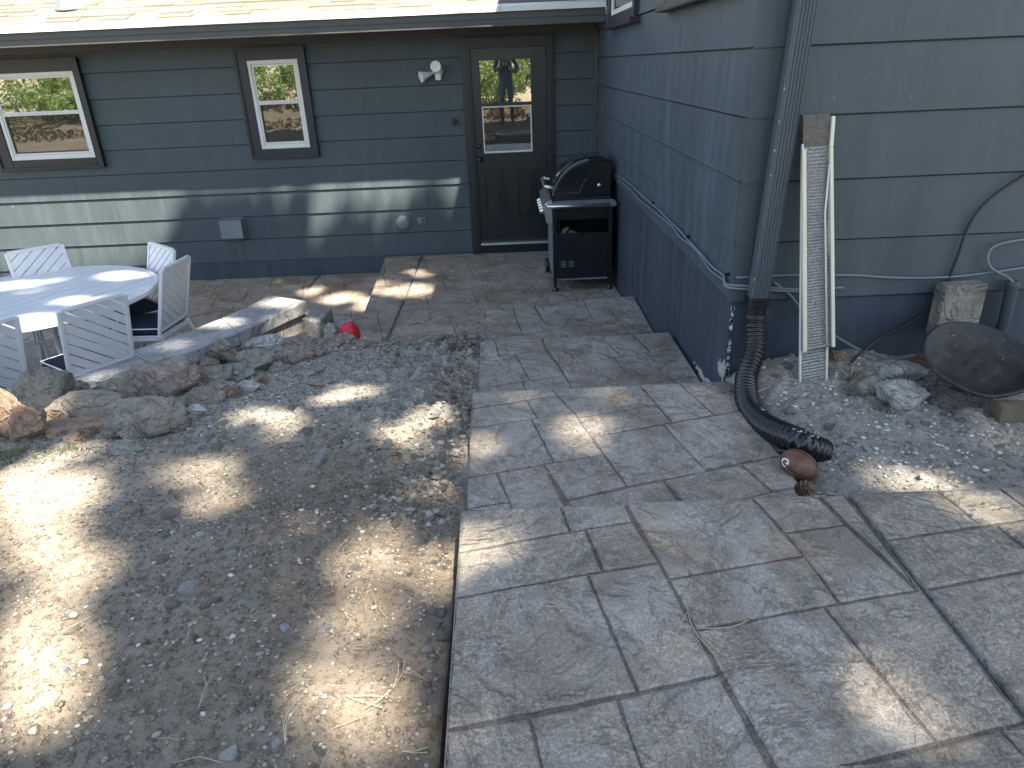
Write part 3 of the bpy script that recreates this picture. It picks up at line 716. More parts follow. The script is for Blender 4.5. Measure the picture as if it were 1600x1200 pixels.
# door
DX0, DX1, DZ0, DZ1 = -.335, .462, -1.905, .150
bm = bmesh.new(); box(bm, (DX0, YB - .03, DZ0), (DX1, YB + .01, DZ1), .003); door = bmobj('door', bm, M_DOOR, house)
bm = bmesh.new()
for a, b in (((DX0 - .105, YB - .062, ZP - .0), (DX0 - .004, YB + .01, DZ1 + .004)), ((DX1 + .004, YB - .062, ZP - .0), (DX1 + .075, YB + .01, DZ1 + .004)), ((DX0 - .105, YB - .062, DZ1 + .004), (DX1 + .075, YB + .01, DZ1 + .105))):
    box(bm, a, b, .006)
bmobj('casing', bm, M_TRIM, door)
bm = bmesh.new()
for a, b in (((DX0 - .05, YB - .078, ZP), (DX0 - .035, YB - .0625, DZ1 + .03)), ((DX1 + .03, YB - .078, ZP), (DX1 + .045, YB - .0625, DZ1 + .03)), ((DX0 - .05, YB - .078, DZ1 + .03), (DX1 + .045, YB - .0625, DZ1 + .045))):
    box(bm, a, b, .003)
bmobj('moulding', bm, M_TRIM, door)
gx0, gx1, gz0, gz1, gm = -.245, .296, -.905, .035, -.405
bm = bmesh.new(); q = .03; ya = YB - .045
for a, b in (((gx0 - q, ya, gz0 - q), (gx0, YB - .02, gz1 + q)), ((gx1, ya, gz0 - q), (gx1 + q, YB - .02, gz1 + q)), ((gx0, ya, gz1), (gx1, YB - .02, gz1 + q)), ((gx0, ya, gz0 - q), (gx1, YB - .02, gz0)), ((gx0, ya, gm - .012), (gx1, YB - .02, gm + .018))):
    box(bm, a, b, .004)
bmobj('glass_surround', bm, M_DOOR, door)
bm = bmesh.new(); q = .014
for a, b in (((gx0 + .001, ya - .002, gz0 + .001), (gx0 + q, YB - .025, gm - .014)), ((gx1 - q, ya - .002, gz0 + .001), (gx1 - .001, YB - .025, gm - .014)), ((gx0 + q, ya - .002, gm - .014 - q), (gx1 - q, YB - .025, gm - .0145)), ((gx0 + q, ya - .002, gz0 + .001), (gx1 - q, YB - .025, gz0 + q + .006))):
    box(bm, a, b, .001)
bmobj('screen_frame', bm, M_WHITE, door)
obox('pane', (gx0 + .001, YB - .036, gm + .019), (gx1 - .001, YB - .034, gz1 - .001), M_GLASS, door)
obox('pane', (gx0 + q, YB - .036, gz0 + q + .02), (gx1 - q, YB - .034, gm - .03), M_SCREEN, door)
obox('sash_rail', (gx0 + q + .001, YB - .037, gz0 + q + .008), (gx1 - q - .001, YB - .031, gz0 + q + .075), M_STEEL, door)
for a, b in ((-.270, -.045), (.100, .318)):
    bm = bmesh.new(); z0, z1 = -1.60, -1.075; q = .022; y = YB - .040
    for p0, p1 in (((a, y - .010, z0), (a + q, y + .005, z1)), ((b - q, y - .010, z0), (b, y + .005, z1)), ((a + q, y - .010, z1 - q), (b - q, y + .005, z1)), ((a + q, y - .010, z0), (b - q, y + .005, z0 + q))): box(bm, p0, p1, .004)
    box(bm, (a + q + .022, y - .008, z0 + q + .022), (b - q - .022, y + .005, z1 - q - .022), .005)
    bmobj('door_panel', bm, M_DOOR, door)
bm = bmesh.new(); lathe(bm, [(.028, 0), (.028, .006), (.012, .012), (.012, .035), (.026, .045), (.030, .058), (.022, .070), (.002, .072)], 16, Matrix.Translation((-.292, YB - .031, -.965)) @ Matrix.Rotation(math.pi / 2, 4, 'X')); bmobj('knob', bm, M_BLACK, door, True)
bm = bmesh.new(); lathe(bm, [(.026, 0), (.026, .012), (.018, .018), (.002, .019)], 16, Matrix.Translation((-.292, YB - .031, -.83)) @ Matrix.Rotation(math.pi / 2, 4, 'X')); bmobj('deadbolt', bm, M_BLACK, door, True)
obox('threshold', (DX0 - .002, YB - .10, -1.925), (DX1 + .002, YB - .0, -1.902), M_ALU, door, .004)
obox('sill_board', (DX0 - .003, YB - .055, ZP), (DX1 + .003, YB + .0, -1.926), M_CART, door, .003)

# ---------------------------------------------------------------- fittings on the walls
def on_back(x, z): return Vector((x, YB - .016, z))
t = empty('flood_light', on_back(-.69, -.05), 0, 'white twin-head motion flood light on the grey wall left of the door', 'light')
bm = bmesh.new(); lathe(bm, [(.055, 0), (.055, .015), (.04, .03), (.002, .032)], 20, Matrix.Rotation(math.pi / 2, 4, 'X')); bmobj('mount', bm, M_WHITE, t, True)
def lampm(d0, d1, loc):
    d0 = Vector(d0); d1 = Vector(d1)
    bm = bmesh.new(); tube(bm, [Vector((0, -.02, 0)), d0 * .5, d0], .013, 8); ax = d1.to_track_quat('Z', 'Y').to_matrix().to_4x4(); ax.translation = d0
    lathe(bm, [(.016, -.01), (.026, .0), (.030, .03), (.054, .10), (.056, .115), (.050, .116), (.002, .10)], 20, ax); o = bmobj('lamp_head', bm, M_WHITE, t, True)
lampm((-.08, -.06, -.02), (-.85, -.45, -.25), 0); lampm((.0, -.07, .035), (-.05, -1, .12), 0)
obox('motion_sensor', (-.025, -.10, -.085), (.035, -.05, -.015), M_WHITE, t, .006)
t = empty('doorbell_camera', on_back(-.552, -.56), 0, 'small black doorbell camera beside the door casing', 'doorbell')
obox('body', (-.028, -.04, -.035), (.028, 0, .035), M_BLACK, t, .008); bm = bmesh.new(); lathe(bm, [(.015, 0), (.015, .008), (.002, .010)], 14, Matrix.Translation((.004, -.04, .008)) @ Matrix.Rotation(math.pi / 2, 4, 'X')); bmobj('lens', bm, M_ENAMEL, t, True)
t = empty('vent_hood', on_back(-3.19, -1.615), 0, 'square grey vent hood low on the back wall, right of the chairs', 'vent')
bm = bmesh.new(); prism(bm, [(0, .115), (-.10, .105), (-.12, -.095), (-.10, -.115), (0, -.115)], lambda u, v, s: Vector((s, u, v)), -.125, .125); bmobj('hood', bm, M_CABLE, t)
bm = bmesh.new(); box(bm, (-.132, -.004, -.122), (.132, .01, .122)); bmobj('flange', bm, M_CABLE, t)
t = empty('round_outlet_cover', on_back(-1.225, -1.64), 0, 'round pale vent cap low on the wall left of the door', 'vent')
bm = bmesh.new(); lathe(bm, [(.075, 0), (.075, .018), (.066, .03), (.02, .036), (.002, .036)], 28, Matrix.Rotation(math.pi / 2, 4, 'X')); bmobj('cap', bm, M_CABLE, t, True)
bm = bmesh.new(); lathe(bm, [(.085, 0), (.085, .006), (.08, .008), (.002, .008)], 28, Matrix.Rotation(math.pi / 2, 4, 'X')); bmobj('flange', bm, M_CABLE, t, True)
t = empty('tap_box', on_back(-1.01, -1.615), 0, 'small grey hose tap fitting beside the round vent cap', 'tap')
obox('plate', (-.05, -.012, -.035), (.05, 0, .035), M_CABLE, t, .004); bm = bmesh.new(); tube(bm, [(0, 0, 0), (0, -.04, 0), (.0, -.06, -.03)], .012); tube(bm, [(-.035, -.045, .012), (.035, -.045, .012)], .008); bmobj('spout', bm, M_CABLE, t, True)

# downspout
DSX, DSY = 1.118, YC - .07
ds = empty('downspout', (DSX, DSY, -1.05), 0, 'tall ribbed grey downspout with chipped paint at the house corner', 'downspout')
bm = bmesh.new(); hw, hd = .041, .030; prof = []
def ribbed():
    P = []; n = 6
    for i in range(n + 1):
        x = -hw + 2 * hw * i / n
        P.append((x - .003, -hd)); 
        if i < n: P += [(x + .004, -hd), (x + .006, -hd - .005), (x + 2 * hw / n - .006, -hd - .005), (x + 2 * hw / n - .004, -hd)]
    P = [p for i, p in enumerate(P) if i == 0 or p[0] > P[i - 1][0] + 1e-5 or p[1] != P[i - 1][1]]
    return P + [(hw, hd), (-hw, hd)]
rp = ribbed(); levels = [(0, 0, 0), (.064, 0, 1.28), (.15, -.05, 2.9), (.16, -.3, 3.3)]
rings = [[bm.verts.new((lx + u, ly + v, lz)) for u, v in rp] for lx, ly, lz in levels]
for a, b in zip(rings[:-1], rings[1:]):
    for i in range(len(rp)): bm.faces.new((a[i], a[(i + 1) % len(rp)], b[(i + 1) % len(rp)], b[i]))
M_DS = paint_mat('downspout_paint', (.060, .078, .090), .5, .25, 3, True, chips=.78)
bmobj('pipe', bm, M_DS, ds)
for zz, xx in ((2.2, .11),):
    obox('strap', (xx - hw - .006, -hd - .009, zz), (xx + hw + .006, .06, zz + .03), M_DS, ds, .002)
bm = bmesh.new()
for i in range(13):
    zz = random.uniform(.02, 1.0); xx = .05 * zz - hw - .0005; wq = random.uniform(.002, .007)
    pts = [(-hd + random.uniform(-.002, .01) + wq * .7 * math.cos(a), zz + wq * 2 * math.sin(a) * random.uniform(.6, 1.2)) for a in [k * math.pi / 3 for k in range(6)]]
    prism(bm, pts, lambda u, v, s: Vector((s, u, v)), xx - .0015, xx + .003)
tag(bmobj('chipped_paint', bm, RM['white'], ds), kind='stuff')
# flexible pipe
ctrl = [Vector((DSX, DSY, -1.03)), Vector((DSX + .0, DSY - .005, -1.12)), W(1180, 545, 3.02), W(1166, 590, 2.93), W(1168, 630, 2.78), W(1186, 657, 2.62), W(1212, 674, 2.46), W(1240, 686, 2.35), W(1262, 697, 2.32), W(1284, 706, 2.34)]
cz = catmull(ctrl, 26)
L = [0]
for a, b in zip(cz[:-1], cz[1:]): L.append(L[-1] + (b - a).length)
fp = empty('drain_pipe', ctrl[-1], 0, 'black corrugated flexible drain pipe curving from the downspout onto the dirt', 'pipe')
n = 420; pts = []; rad = []
for i in range(n):
    s = L[-1] * i / (n - 1); j = min(np.searchsorted(L, s), len(L) - 1); j = max(j, 1); tt = (s - L[j - 1]) / max(1e-9, L[j] - L[j - 1]); p = cz[j - 1].lerp(cz[j], tt)
    pts.append(p - ctrl[-1]); ph = (i % 8) / 8
    rr = .043 + .004 * i / n + (.0062 if ph in (.25, .375, .5, .625) else -.001) ; 
    if s < .10: rr = .045 + (.004 if s < .02 or .07 < s < .09 else 0)
    rad.append(rr)
bm = bmesh.new(); tube(bm, pts, rad, 20, cap=False); o = bmobj('corrugated_tube', bm, M_RUB, fp, True)
bm = bmesh.new(); axm = Matrix.Translation(ctrl[0] - ctrl[-1])
box(bm, ctrl[0] - ctrl[-1] + Vector((-.049, -.038, -.03)), ctrl[0] - ctrl[-1] + Vector((.049, .04, .03)), .012); bmobj('adapter', bm, M_RUB, fp)
bm = bmesh.new()
for i in range(34):   # paint and mortar splashes on the ridges
    k = random.randint(250, 405); p = pts[k]; a = random.uniform(-.5, 1.3); d = Vector((math.sin(a) * .3, -.35 * abs(math.cos(a)), .88)).normalized()
    c = p + d * .0515; bmesh.ops.create_icosphere(bm, subdivisions=1, radius=random.uniform(.0025, .006), matrix=Matrix.Translation(c) @ Matrix.Diagonal((1.4, 1, .5, 1)))
tag(bmobj('white_splashes', bm, RM['white'], fp), kind='stuff')

# cables
cable = lambda name, label, pts, r, m=M_CABLE: tag(otube(name, catmull(pts, 7), r, m), label, 'cable')
XS = XW - .022
u1 = [S(*p, XS) for p in [(960, 275), (968, 276), (985, 288), (1000, 302), (1018, 318), (1030, 328), (1046, 345), (1060, 358), (1078, 378), (1095, 396), (1112, 416), (1130, 430)]]
u1 += [Vector((XW - .03, YC + .02, u1[-1].z - .02)), Vector((XW + .03, YC - .035, u1[-1].z - .015)), Vector((XW + .3, YC - .03, -1.00)), Vector((XW + .5, YC - .026, -1.0))]
cable('wall_cable', 'upper grey cable strung along the blue-shaded side wall round the corner', u1, .0065)
u2 = [S(*p, XS - .004) for p in [(966, 280), (983, 294), (998, 311), (1014, 324), (1034, 340), (1052, 356), (1062, 370), (1082, 385), (1096, 402), (1110, 422), (1132, 439)]]
u2 += [Vector((XW - .034, YC + .01, u2[-1].z - .012)), Vector((XW + .03, YC - .04, u2[-1].z - .012)), Vector((XW + .4, YC - .03, -1.02))]
cable('wall_cable', 'lower sagging grey cable clipped along the blue-shaded side wall', u2, .0055)
yf = YC - .028
cable('front_cable', 'thin cable running level across the front wall to the right edge', [W(1150, 434, yf), W(1230, 430, yf), W(1330, 430, yf), W(1400, 434, yf), W(1480, 433, yf), W(1560, 424, yf), W(1640, 412, yf)], .0055)
cable('hanging_cable', 'dark cable hanging in a long curve down the front wall', [W(1640, 255, yf), W(1600, 274, yf), W(1545, 312, yf), W(1515, 350, yf), W(1496, 400, yf), W(1480, 440, yf), W(1460, 475, yf), W(1420, 505, yf - .02), W(1375, 528, yf - .04), W(1345, 552, yf - .1), W(1330, 566, yf - .16)], .006, M_BLACK)
cable('ground_cable', 'grey cable drooping from behind the mesh strips to the rocks', [W(1208, 440, yf), W(1235, 462, yf), W(1262, 495, yf), W(1300, 522, yf - .02), W(1340, 545, yf - .05), W(1375, 556, yf - .08), W(1402, 572, yf - .14)], .006)
cable('loop_cable', 'short cable looping into the conduit at the right edge', [W(1640, 368, yf), W(1560, 382, yf), W(1543, 402, yf - .01), W(1550, 420, yf - .02), W(1572, 432, yf - .03), W(1583, 441, yf - .04)], .006)
p0, p1 = W(1583, 440, YC - .06), W(1570, 500, YC - .06)
t = empty('conduit', p1, 0, 'short dark conduit pipe against the foundation behind the black pan', 'pipe')
bm = bmesh.new(); tube(bm, [Vector((0, .03, -.25)), Vector((0, 0, 0)), (p0 - p1) * .9, p0 - p1], [.026, .026, .026, .032], 14); bmobj('tube', bm, M_SIDE, t, True)
# clips
for i, (x, y) in enumerate([(1018, 317), (1073, 370), (1095, 402), (1134, 429)]):
    p = S(x, y, XS - .006); tag(obox('cable_clip', p + Vector((-.002, -.005, -.007)), p + Vector((.02, .005, .009)), M_BLACK, None, .002), 'tiny black cable clip on the side wall, %s from the grill' % ['nearest', 'second', 'third', 'farthest'][i], 'clip', 'clips along the wall cables')

# ================================================================ GRILL
gr = empty('gas_grill', (.69, 6.95, ZP), 0, 'black gas grill on a cart standing against the side wall by the door', 'grill')
gx = lambda x: x - .69
gyy = lambda y: y - 6.95
A0, A1, B0, B1 = .425 - .69, .945 - .69, 6.60 - 6.95, 7.30 - 6.95       # legs
for (x, y) in ((A0, B0), (A1, B0), (A0, B1), (A1, B1)):
    obox('leg', (x - .018, y - .018, .045), (x + .018, y + .018, .80), M_CART, gr, .004)
for (x, y) in ((A0, B0), (A1, B0)):
    bm = bmesh.new(); lathe(bm, [(.036, 0), (.036, .012), (.015, .03), (.015, .05), (.002, .05)], 14, Matrix.Translation((x, y, 0))); bmobj('foot', bm, M_BLACK, gr, True)
for (x, y) in ((A0 - .03, B1), (A1 - .03, B1)):
    bm = bmesh.new(); ax = Matrix.Translation((x - .01, y - .01, .075)) @ Matrix.Rotation(math.pi / 2, 4, 'Y'); lathe(bm, [(.002, -.02), (.06, -.02), (.075, -.014), (.075, .014), (.06, .02), (.002, .02)], 24, ax); bmobj('wheel', bm, M_BLACK, gr, True)
obox('side_panel', (A0 + .019, B0 - .008, .12), (A1 - .019, B0 + .008, .555), M_CART, gr, .003)
obox('side_panel', (A0 + .019, B1 - .008, .12), (A1 - .019, B1 + .008, .72), M_CART, gr, .003)
obox('bottom_rail', (A0 + .019, B0 - .015, .105), (A1 - .019, B0 + .015, .119), M_STEEL, gr, .003)
obox('base_shelf', (A0 + .02, B0 + .02, .10), (A1 - .02, B1 - .02, .115), M_CART, gr)
obox('cabinet_door', (A0 - .024, B0 + .02, .125), (A0 - .002, B1 - .02, .66), M_STEEL, gr, .004)
obox('back_panel', (A1 + .0, B0 + .02, .125), (A1 + .012, B1 - .02, .70), M_CART, gr)
for i in range(2):
    for k in range(3):
        obox('louvre', (A0 + .055 + i * .075, B0 - .014, .235 + k * .022), (A0 + .105 + i * .075, B0 - .0085, .243 + k * .022), M_STEEL, gr)
obox('firebox', (A0 - .02, B0 + .09, .66), (A1 + .02, B1 + .04, .865), M_CART, gr, .01)
bm = bmesh.new(); box(bm, (A0 - .05, B0 - .075, .80), (A1 + .045, B0 + .085, .842), .008); bmobj('side_shelf', bm, M_STEEL, gr)
otube('shelf_rail', [(A0 - .075, B0 + .05, .822), (A0 - .07, B0 - .06, .822), (A0 - .04, B0 - .088, .822), (A1 - .02, B0 - .090, .826)], .014, M_SILVER, gr, 10)
obox('side_shelf', (A0 - .05, B1 + .045, .80), (A1 + .045, B1 + .30, .842), M_STEEL, gr, .008)
bm = bmesh.new(); prism(bm, [(A0 - .075, .66), (A0 - .022, .66), (A0 - .022, .87), (A0 - .05, .87), (A0 - .105, .83)], lambda u, v, s: Vector((u, s, v)), B0 - .02, B1 + .06); bmobj('control_panel', bm, M_SILVER, gr)
for k in range(5):
    y = B0 + .05 + k * .14; bm = bmesh.new(); ax = Matrix.Translation((A0 - .10, y, .765)) @ Matrix.Rotation(-math.pi / 2 - .18, 4, 'Y')
    lathe(bm, [(.030, 0), (.030, .008), (.022, .014), (.020, .035), (.002, .037)], 16, ax); bmobj('knob', bm, M_SILVER, gr, True)
# hood: curved lid, near cheek, glossy rim
hp = [(A0 - .005, .868), (A0 + .005, .92), (A0 + .035, .99), (A0 + .085, 1.06), (A0 + .15, 1.12), (A0 + .235, 1.165), (A0 + .33, 1.188), (A0 + .43, 1.195), (A0 + .50, 1.188), (A1 + .015, 1.155), (A1 + .022, 1.10), (A1 + .02, .868)]
HN, HF = B0 + .115, B1 + .03
bm = bmesh.new(); prism(bm, hp, lambda u, v, s: Vector((u, s, v)), HN, HF)
bmesh.ops.bevel(bm, geom=[e for e in bm.edges if abs(e.verts[0].co.y - e.verts[1].co.y) < 1e-5], offset=.014, segments=3, affect='EDGES', clamp_overlap=True)
hood = bmobj('hood', bm, M_ENAMEL, gr, True)
for p in hood.data.polygons:
    if abs(p.normal.y) > .9: p.use_smooth = False
rim = [(x, HN - .004, z) for x, z in hp[:-2]]
rim_i = []
bm = bmesh.new(); tube(bm, catmull([Vector(p) for p in rim], 4), .010, 8); bmobj('hood_rim', bm, M_ENAMEL, hood, True)
bm = bmesh.new(); tube(bm, [Vector((A0 + .10, HN - .003, .90)), Vector((A0 + .235, HN - .003, .905)), Vector((A0 + .27, HN - .003, .96)), Vector((A0 + .30, HN - .003, 1.02)), Vector((A0 + .37, HN - .003, 1.03))], .004, 6); bmobj('cheek_crease', bm, M_ENAMEL, hood, True)
bm = bmesh.new(); lathe(bm, [(.02, 0), (.02, .012), (.01, .016), (.002, .016)], 14, Matrix.Translation((A1 - .09, HN - .001, .965)) @ Matrix.Rotation(math.pi / 2, 4, 'X')); bmobj('hood_pivot', bm, M_SILVER, hood, True)
bm = bmesh.new(); tube(bm, catmull([Vector((A0 + .01, HN + .03, .95)), Vector((A0 - .045, HN + .03, .965)), Vector((A0 - .075, HN + .06, .965)), Vector((A0 - .078, 0.03, .965)), Vector((A0 - .075, HF - .06, .965)), Vector((A0 - .045, HF - .03, .965)), Vector((A0 + .01, HF - .03, .95))], 5), .015, 10); bmobj('hood_handle', bm, M_SILVER, hood, True)
bm = bmesh.new(); lathe(bm, [(.034, 0), (.034, .008), (.002, .009)], 20, Matrix.Translation((A0 + .068, .0, 1.048)) @ Matrix.Rotation(-math.pi / 4, 4, 'Y')); bmobj('thermometer', bm, M_SILVER, hood, True)
# hose and tank seen in the open bay
bm = bmesh.new(); lathe(bm, [(.05, 0), (.13, .02), (.145, .06), (.145, .28), (.12, .36), (.05, .39), (.03, .42), (.002, .42)], 24, Matrix.Translation((-.13, .0, .118))); o = bmobj('propane_tank', bm, M_WHITE, None, True); o.location = (.69, 6.95, ZP)
tag(o, 'white propane tank inside the open side of the black grill cart', 'gas tank')
otube('hose', catmull([Vector((-.22, -.28, .66)), Vector((-.215, -.30, .55)), Vector((-.17, -.20, .50)), Vector((-.06, .0, .56))], 6), .008, M_BLACK, gr)

# ================================================================ TABLE AND CHAIRS
TC = Vector((-3.69, 5.27, ZL)); TR = .885; TH = .735
tb = empty('patio_table', TC, 0, 'large round white slatted patio table on the lower patio', 'table')
ang = math.radians(66); ca, sa = math.cos(ang), math.sin(ang)
circ = [(math.cos(2 * math.pi * k / 64) * (TR - .045), math.sin(2 * math.pi * k / 64) * (TR - .045)) for k in range(64)]
def band(poly, c0, c1, n): return clip(clip(poly, n[0], n[1], c1), -n[0], -n[1], -c0)
for k in range(-7, 7):
    c0 = k * .125 + .0015; P = band(circ, c0, c0 + .118, (-sa, ca))
    if len(P) < 3: continue
    bm = bmesh.new(); prism(bm, P, lambda u, v, s: Vector((u, v, s)), TH - .022, TH - .001 + random.uniform(-.001, .001)); bmobj('table_slat', bm, M_FURN, tb)
bm = bmesh.new(); pr = [(TR - .043, TH - .035), (TR - .004, TH - .035), (TR, TH - .03), (TR, TH - .006), (TR - .005, TH + .001), (TR - .043, TH + .001)]
rings = [[bm.verts.new((r * math.cos(2 * math.pi * k / 72), r * math.sin(2 * math.pi * k / 72), z)) for k in range(72)] for r, z in pr]
for i in range(6):
    for k in range(72): bm.faces.new((rings[i][k], rings[i][(k + 1) % 72], rings[(i + 1) % 6][(k + 1) % 72], rings[(i + 1) % 6][k]))
bmesh.ops.recalc_face_normals(bm, faces=bm.faces[:]); bmobj('table_rim', bm, M_FURN, tb)
for k in range(4):
    a = math.radians(45 + 90 * k); d = Vector((math.cos(a), math.sin(a), 0))
    bm = bmesh.new(); tube(bm, catmull([d * .45 + Vector((0, 0, TH - .03)), d * .30 + Vector((0, 0, .45)), d * .38 + Vector((0, 0, .2)), d * .55 + Vector((0, 0, .0))], 5), .02, 8); bmobj('leg', bm, M_FURN, tb, True)
bm = bmesh.new(); tube(bm, [(.3 * math.cos(2 * math.pi * k / 24), .3 * math.sin(2 * math.pi * k / 24), .45) for k in range(25)], .012, 6); bmobj('brace', bm, M_FURN, tb, True)

def chair(loc, yaw, label, w=.46, mirror=False):
    """faces +Y in its own frame; back panel top at 0.93"""
    t = empty('patio_chair', loc, yaw, label, 'chair', 'white slat-back chairs around the round table')
    hw = w / 2; zt, zbm = .935, .46; yt, yb = -.335, -.20; tk = .012
    U = lambda u, v: Vector((u, yb + (yt - yb) * (v - zbm) / (zt - zbm), v))
    nrm = Vector((0, -(zt - zbm), yt - yb)).normalized()
    bm = bmesh.new()
    for a, b in ((U(-hw, zbm - .06), U(-hw, zt)), (U(hw, zt), U(hw, zbm - .06))): bar(bm, a, b, .026, .026, (0, 1, 0), .003)
    for v in (zt, zbm): bar(bm, U(-hw + .013, v), U(hw - .013, v), .026, .024, (0, 1, 0), .003)
    bmobj('back_frame', bm, M_FURN, t)
    rect = [(-hw + .013, zbm + .012), (hw - .013, zbm + .012), (hw - .013, zt - .012), (-hw + .013, zt - .012)]
    an = math.radians(38); sgn = -1; n = (math.sin(an) * -sgn, math.cos(an))
    cs = [p[0] * n[0] + p[1] * n[1] for p in rect]; c = min(cs) + .012
    while c < max(cs):
        P = band(rect, c, c + .052, n)
        if len(P) >= 3 and abs(area(P)) > 2e-4:
            bm = bmesh.new(); prism(bm, P, lambda u, v, s: U(u, v) + nrm * s, -.005, .005); bmobj('back_slat', bm, M_FURN, t)
        c += .060
    bm = bmesh.new(); zs_ = .40
    bar(bm, (-hw, -.22, zs_), (-hw, .24, zs_), .026, .026, bev=.003); bar(bm, (hw, -.22, zs_), (hw, .24, zs_), .026, .026, bev=.003); bar(bm, (-hw, .24, zs_), (hw, .24, zs_), .026, .026, bev=.003); bar(bm, (-hw, -.2, zs_), (hw, -.2, zs_), .026, .026, bev=.003)
    box(bm, (-hw + .01, -.2, zs_ - .004), (hw - .01, .235, zs_ + .006)); bmobj('seat_frame', bm, M_FURN, t)
    for sx in (-1, 1):
        for (p, q) in (((sx * hw, .23, zs_), (sx * hw, .25, 0)), ((sx * hw, -.20, zs_ + .02), (sx * hw, -.34, 0))):
            bm = bmesh.new(); bar(bm, p, q, .026, .026, (0, 1, 0), .003); bmobj('leg', bm, M_FURN, t)
    bm = bmesh.new(); box(bm, (-hw + .008, -.195, zs_ + .008), (hw - .008, .255, zs_ + .085), .028); cu = bmobj('cushion', bm, M_NAVY, t, True)
    bm = bmesh.new(); x0, x1, y0, y1 = -hw + .016, hw - .016, -.187, .247
    for zz in (zs_ + .018, zs_ + .076): tube(bm, [(x0, y0, zz), (x1, y0, zz), (x1, y1, zz), (x0, y1, zz), (x0, y0, zz)], .0055, 6)
    bmobj('piping', bm, M_PIPING, cu, True)
    return t
def chair_at(top_a, top_b, label, toward=TC):
    """a, b: the two upper back corners in the photograph"""
    zc = ZL + .935; a, b = G(*top_a, zc), G(*top_b, zc); m = (a + b) / 2; e = (b - a).normalized(); f = Vector((-e.y, e.x, 0))
    if f.dot(toward - m) < 0: f = -f
    yaw = math.atan2(-f.x, f.y); w = min(.50, max(.42, (b - a).length)); base = m + f * .335; base.z = ZL
    return chair(base, yaw, label, w)
chair_at((10, 396), (95, 382), 'white chair on the far side of the table, back against the sunlit wall')
chair_at((234, 379), (272, 391), 'white chair with bluish shaded slats, far right of the table beneath the vent hood')
chair_at((258, 420), (290, 403), 'white chair seen edge-on at the right end of the table by the wall cap')
chair_at((92, 487), (194, 459), 'white chair in front of the table showing its whole slatted back')
chair_at((-75, 527), (12, 499), 'white chair cut off by the left picture edge, nearest the boulders')

# ================================================================ RETAINING WALL
rw = empty('retaining_wall', near_pts[0].lerp(far_pts[0], .5) * 1, 0, 'curved low retaining wall with smooth grey concrete cap beside the patio table', 'wall')
org = rw.location.copy(); org.z = ZL; rw.location = org
nn = catmull(near_pts, 6); ff = catmull(far_pts, 6)
cuts = [0]; acc = 0
joints = [2 * 6, 4 * 6 + 1, 5 * 6 + 2, 7 * 6, 8 * 6, len(nn) - 1]
def capseg(i0, i1, z0, z1, name, mat, over=0.0):
    bm = bmesh.new(); g = .003
    A = []; 
    for i in range(i0, i1 + 1):
        a, b = Vector(nn[i]), Vector(ff[i]); d = (a - b).normalized()
        if i == i0 and i0 > 0: sh = (nn[i + 1] - nn[i]).normalized() * g
        elif i == i1: sh = (nn[i - 1] - nn[i]).normalized() * g
        else: sh = Vector()
        a = a + d * over + sh; b = b - d * over + sh
        A.append((a, b))
    R = []
    bv = .012
    for a, b in A:
        d = (a - b).normalized()
        R.append([bm.verts.new((p.x, p.y, z) - org) if False else bm.verts.new(Vector((p.x, p.y, z)) - org) for p, z in ((a, z0), (a, z1 - bv), (a - d * bv * .4, z1 - bv * .35), (a - d * bv, z1), (b + d * bv, z1), (b, z1 - bv), (b, z0))])
    for r, s in zip(R[:-1], R[1:]):
        for k in range(7): bm.faces.new((r[k], r[(k + 1) % 7], s[(k + 1) % 7], s[k]))
    bm.faces.new(R[0]); bm.faces.new(R[-1][::-1]); bmesh.ops.recalc_face_normals(bm, faces=bm.faces[:])
    bmobj(name, bm, mat, rw)
i0 = 0
for j in joints: capseg(i0, j, ZCAP - .10, ZCAP, 'cap_stone', M_CAP); i0 = j
i0 = 0
for k, j in enumerate([6, 12, 18, 25, 32, 40, 48, len(nn) - 1]):
    capseg(i0, j, ZL - .2, ZCAP - .103, 'wall_block', M_BLOCK, -.035); i0 = j
# stepped end of the wall
def endblock(name, pxs, z, dz, mat):
    P = [G(x, y, z) for x, y in pxs]; bm = bmesh.new(); prism(bm, [(p.x, p.y) for p in P], lambda u, v, s: Vector((u, v, s)) - org, z - dz, z)
    bmesh.ops.bevel(bm, geom=bm.edges[:], offset=.006, segments=2, affect='EDGES', clamp_overlap=True); bmobj(name, bm, mat, rw)
endblock('end_block', [(440, 489), (497, 505), (519, 483), (470, 478)], -1.90, .34, M_BLOCK)
endblock('end_block', [(490, 506), (541, 512), (552, 498), (505, 492)], -2.02, .3, M_CAP)
endblock('end_block', [(545, 520), (569, 522), (578, 511), (556, 507)], -2.06, .3, M_CAP)

